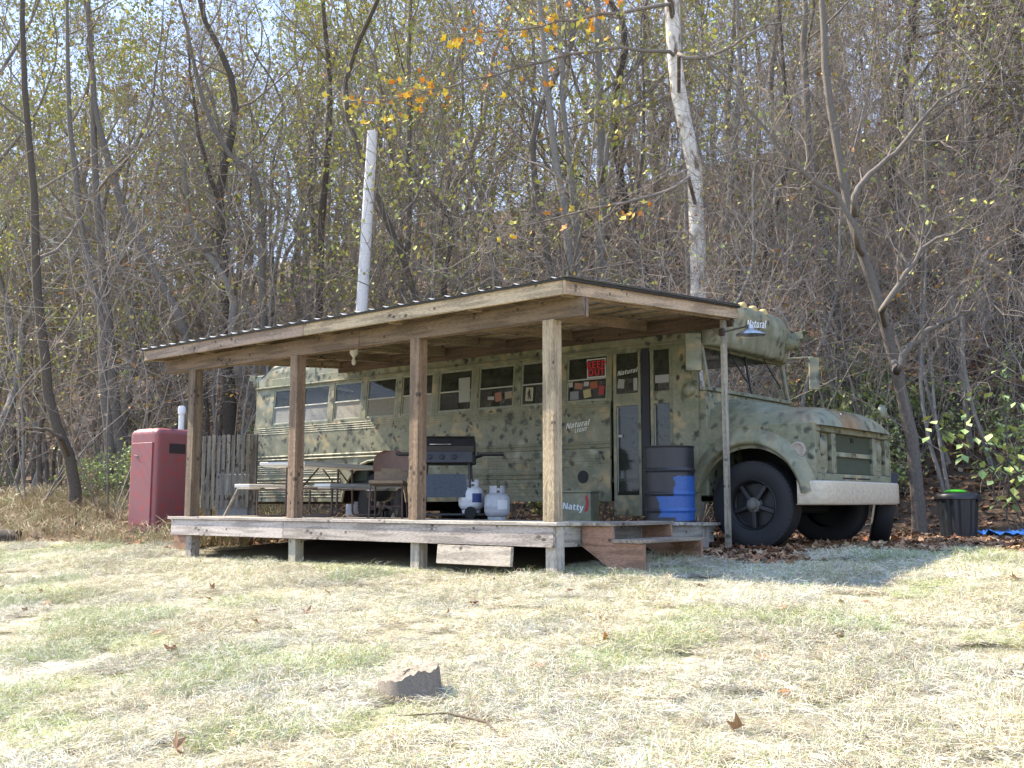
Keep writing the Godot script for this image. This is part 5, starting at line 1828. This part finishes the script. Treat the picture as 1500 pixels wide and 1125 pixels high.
	m.col = Color(0.15, 0.14, 0.13)
	m.box(Vector3(-0.3, -0.1, -0.25), Vector3(0.3, 0.295, 0.25), 0.01)
	part(ac, "stand", m.mesh(), M.dull)
	# wooden pole and its wire
	m = MB.new()
	m.col = Color(0.80, 0.77, 0.75)
	m.tube([Vector3(-10.45, gh(-10.4, -3.2) - 0.3, -3.2), Vector3(-10.06, 4.4, -3.02), Vector3(-9.61, 8.09, -2.83)], [0.135, 0.12, 0.105], 14)
	solo("wooden_pole", m.mesh(), M.dull, "pale weathered utility pole leaning slightly behind the bus", "pole")
	m = MB.new()
	m.col = Color(0.02, 0.02, 0.02)
	var wp := []
	for k in 25:
		var t := k / 24.0
		wp.append(Vector3(-9.75, 7.66, -2.83).lerp(Vector3(-32.0, 10.2, 3.6), t) - Vector3(0, 0.9 * 4.0 * t * (1 - t) * 0.35, 0))
	var wr := []
	for p in wp: wr.append(0.008)
	m.tube(wp, wr, 5)
	solo("overhead_wire", m.mesh(), M.flat, "thin dark wire running from the wooden pole through the trees", "wire")
	# bin
	var bn := thing("trash_bin", "black ribbed trash bin with a bright green item on its lid", "bin", Vector3(1.09, gh(1.09, -4.2) - 0.02, -4.2))
	m = MB.new()
	m.col = Color(0.018, 0.020, 0.024)
	rows = []
	for k in 8:
		var t := k / 7.0
		var row := []
		for j in 97:
			var a := TAU * j / 96.0
			var r: float = lerp(0.225, 0.275, t) + 0.008 * clamp(sin(a * 16.0) * 2.0, -1.0, 1.0)
			row.append(Vector3(cos(a) * r, 0.60 * t, -sin(a) * r))
		rows.append(row)
	m.grid(rows, false)
	part(bn, "body", m.mesh(), M.plastic)
	m = MB.new()
	m.col = Color(0.016, 0.018, 0.022)
	m.lathe(T(0, 0, 0), [Vector2(0.285, 0.57), Vector2(0.30, 0.575), Vector2(0.30, 0.63), Vector2(0.285, 0.645), Vector2(0.25, 0.66), Vector2(0.0, 0.675)], 36)
	part(bn, "lid", m.mesh(), M.plastic)
	for s in [-1, 1]:
		m = MB.new()
		m.col = Color(0.016, 0.018, 0.022)
		m.cbox(T(s * 0.31, 0.56, 0), Vector3(0.05, 0.04, 0.14), 0.012)
		part(bn, "handle", m.mesh(), M.plastic)
	m = MB.new()
	m.col = Color(0.12, 0.62, 0.04)
	m.lathe(T(0, 0.673, 0), [Vector2(0.145, 0.0), Vector2(0.15, 0.012), Vector2(0.12, 0.028), Vector2(0.05, 0.04), Vector2(0.0, 0.042)], 28)
	solo("green_disc", m.mesh(), M.plastic, "bright green plastic disc lying on the black trash bin", "disc", Vector3(1.07, gh(1.09, -4.2) - 0.022, -4.2))
	# blue tarp scrap
	m = MB.new()
	m.col = Color(0.05, 0.17, 0.52)
	rows = []
	for k in 12:
		var row := []
		for j in 16:
			var px := (j / 15.0 - 0.5) * 0.75
			var pz := (k / 11.0 - 0.5) * 0.5
			row.append(Vector3(px * (1.0 + 0.3 * nz.get_noise_2d(pz * 300, 7)), 0.04 + 0.09 * abs(nz.get_noise_2d(px * 260.0, pz * 260.0)) * 2.0, pz))
		rows.append(row)
	m.grid(rows, true)
	solo("blue_tarp", m.mesh(), M.plastic, "crumpled scrap of blue tarp on leaves beside the bin", "tarp", Vector3(1.42, gh(1.42, -5.0), -5.0))
	# loose tyre beyond the bumper
	m = MB.new()
	m.lathe(Transform3D(rz(80) * ry(0), Vector3(0, 0.47, 0)), [Vector2(0.27, -0.09), Vector2(0.33, -0.12), Vector2(0.45, -0.12), Vector2(0.48, -0.08), Vector2(0.48, 0.08), Vector2(0.45, 0.12), Vector2(0.33, 0.12), Vector2(0.27, 0.09), Vector2(0.27, -0.09)], 40)
	var lt := solo("loose_tyre", m.mesh(), M.rubber, "worn black tyre standing behind the far end of the bumper", "tyre", Vector3(0.56, gh(0.5, -2.75), -2.76))
	lt.rotation.y = deg_to_rad(22)
	# stump in the lawn: split and ragged, higher on one side
	m = MB.new()
	m.col = Color(0.29, 0.245, 0.20)
	rows = []
	for k in 9:
		var t := k / 8.0
		var row := []
		for j in 65:
			var a := TAU * j / 64.0
			var r: float = lerp(0.23, 0.175, pow(t, 0.6)) * (1.0 + 0.07 * sin(3.0 * a + 0.6) + 0.06 * sin(5.0 * a + 2.0) + 0.018 * sin(17.0 * a + 2.0 * t) + 0.05 * nz.get_noise_2d(cos(a) * 160.0 + t * 30.0, sin(a) * 160.0))
			var top_y := 0.13 + 0.05 * cos(a - 0.65) + 0.022 * nz.get_noise_2d(cos(a) * 220.0, sin(a) * 220.0 + 90.0)
			row.append(Vector3(cos(a) * r * 1.1, -0.07 + (top_y + 0.07) * t, -sin(a) * r * 0.75))
		rows.append(row)
	m.grid(rows, false, 2.0)
	var stp := thing("tree_stump", "low weathered tree stump in the middle of the lawn", "stump", Vector3(1.30, gh(1.30, 6.87), 6.87))
	part(stp, "bark", m.mesh(), M.bark)
	m = MB.new()
	m.col = Color(0.26, 0.22, 0.17)
	var top := []
	for s in 7:
		var row := []
		for j in 65:
			row.append(Vector3(0, 0.135, 0).lerp(rows[8][j], 0.02 + s / 6.0 * 0.98) + Vector3(0, 0.03 * nz.get_noise_2d(s * 60.0, j * 30.0) * (1.0 - s / 6.0), 0))
		top.append(row)
	m.grid(top, true, 2.0)
	part(stp, "cut_face", m.mesh(), M.wood)
	# short log at the lawn's edge
	m = MB.new()
	m.col = Color(0.085, 0.065, 0.05)
	m.tube([Vector3(-0.3, 0.12, 0.1), Vector3(0.0, 0.13, 0), Vector3(0.25, 0.12, -0.15)], [0.13, 0.125, 0.12], 12)
	solo("cut_log", m.mesh(), M.bark, "short dark cut log lying at the weedy lawn edge", "log", Vector3(-12.0, gh(-12.0, 3.1) - 0.02, 3.1))
	# plank leaning under the deck
	m = MB.new()
	m.col = Color(0.46, 0.41, 0.34)
	m.cbox(T(-1.37, 0.005, 3.30, rx(-6)), Vector3(0.98, 0.19, 0.045), 0.005)
	solo("propped_plank", m.mesh(), M.wood, "short pale plank propped on edge against the deck underside", "plank")
	# stick in the grass
	m = MB.new()
	m.col = Color(0.20, 0.15, 0.10)
	m.tube([Vector3(-0.35, 0.03, 0.1), Vector3(-0.1, 0.06, 0.0), Vector3(0.15, 0.045, -0.02), Vector3(0.4, 0.0, 0.12)], [0.004, 0.006, 0.007, 0.005], 5)
	solo("fallen_stick", m.mesh(), M.bark, "thin bent stick lying in grass by the stump", "stick", Vector3(1.95, gh(1.95, 7.15), 7.15))
	# pole brace leaning on the deck's far end
	m = MB.new()
	m.col = Color(0.30, 0.26, 0.22)
	m.tube([Vector3(-7.25, -0.1, 2.35), Vector3(-7.02, 0.8, 2.0)], [0.022, 0.02], 6)
	solo("leaning_stake", m.mesh(), M.wood, "thin grey stake leaning beside the picnic bench and screen", "stake")
	# bulb under the roof
	var bl := thing("porch_bulb", "unlit white bulb in a ceramic socket under the porch roof", "light bulb", Vector3(-4.87, 2.52, 1.8))
	m = MB.new()
	m.col = Color(0.7, 0.69, 0.66)
	m.lathe(T(0, 0, 0), [Vector2(0.02, -0.05), Vector2(0.03, -0.03), Vector2(0.055, 0.0), Vector2(0.055, 0.07)], 18)
	part(bl, "socket", m.mesh(), M.plastic)
	m = MB.new()
	m.col = Color(0.75, 0.74, 0.70)
	m.lathe(T(0, 0, 0), [Vector2(0.0, -0.155), Vector2(0.02, -0.15), Vector2(0.03, -0.125), Vector2(0.028, -0.10), Vector2(0.016, -0.06), Vector2(0.014, -0.045)], 18)
	part(bl, "bulb", m.mesh(), M.plastic)
	# barn lamp on an arm from the back post
	var bt := thing("barn_lamp", "unlit metal lamp shade on an arm from the thin corner post", "lamp", Vector3(-0.20, 2.53, 0.19))
	tube_part(bt, "arm", [Vector3(0.0, 0, 0), Vector3(0.34, 0.04, 0.0)], 0.011, Color(0.10, 0.09, 0.08), M.paint)
	m = MB.new()
	m.col = Color(0.45, 0.46, 0.47)
	m.lathe(T(0.35, 0, 0), [Vector2(0.17, -0.075), Vector2(0.165, -0.06), Vector2(0.09, -0.02), Vector2(0.045, 0.0), Vector2(0.04, 0.05), Vector2(0.0, 0.055)], 28)
	part(bt, "shade", m.mesh(), M.metal)
	m = MB.new()
	m.col = Color(0.06, 0.04, 0.035)
	m.cbox(T(-0.02, 0, 0.0), Vector3(0.07, 0.09, 0.05), 0.01)
	part(bt, "bracket", m.mesh(), M.paint)

func _pipe() -> ArrayMesh:
	var m := MB.new()
	m.col = Color(0.68, 0.68, 0.66)
	m.lathe(T(0, 0, 0), [Vector2(0.05, 0.0), Vector2(0.05, 1.95), Vector2(0.065, 1.95), Vector2(0.07, 2.05), Vector2(0.055, 2.09), Vector2(0.0, 2.10)], 16)
	return m.mesh()

func _ready() -> void:
	# camera
	var cam := Camera3D.new()
	cam.name = "camera"
	cam.fov = 41.11
	cam.near = 0.05
	cam.far = 600.0
	cam.position = Vector3(5.454, 0.528, 11.023)
	add_child(cam)
	cam.look_at(cam.position + Vector3(-0.630, 0.1149, -0.768), Vector3.UP)
	cam.current = true
	# sky, exposure
	var sky := ProceduralSkyMaterial.new()
	sky.sky_top_color = Color(0.56, 0.67, 0.86)
	sky.sky_horizon_color = Color(0.84, 0.89, 0.96)
	sky.sky_curve = 0.18
	sky.ground_bottom_color = Color(0.30, 0.27, 0.20)
	sky.ground_horizon_color = Color(0.62, 0.62, 0.58)
	sky.sky_energy_multiplier = 1.0
	sky.sun_angle_max = 1.0
	var env := Environment.new()
	env.background_mode = Environment.BG_SKY
	env.sky = Sky.new()
	env.sky.sky_material = sky
	env.tonemap_mode = Environment.TONE_MAPPER_LINEAR
	env.tonemap_exposure = 3.15
	env.sdfgi_enabled = true
	env.ssao_enabled = true
	env.ssil_enabled = true
	var we := WorldEnvironment.new()
	we.name = "environment"
	we.environment = env
	add_child(we)
	# sun: high, beyond the far end of the bus
	var sun := DirectionalLight3D.new()
	sun.name = "sun"
	sun.light_energy = 1.6
	sun.light_color = Color(1.0, 0.95, 0.87)
	sun.light_angular_distance = 0.53
	sun.shadow_enabled = true
	add_child(sun)
	var to_sun := Vector3(-0.93, 1.0, 0.22)
	sun.look_at_from_position(to_sun * 50.0, Vector3.ZERO, Vector3.UP)

	nz.seed = 3
	nz.frequency = 0.02
	nz.fractal_octaves = 3
	make_materials()
	make_ground()
	print("ground")
	make_bus()
	make_porch()
	step_set("two-tread wooden steps with reddish stringers at the bus door", Vector3(-0.40, 0.0, 2.25), 0.0, 1.08)
	step_set("reddish wooden steps against the far end of the deck", Vector3(-6.86, 0.0, 2.2), PI, 1.0)
	make_things()
	print("things")
	make_forest()
	print("forest")
	make_ground_cover()
	print("cover")
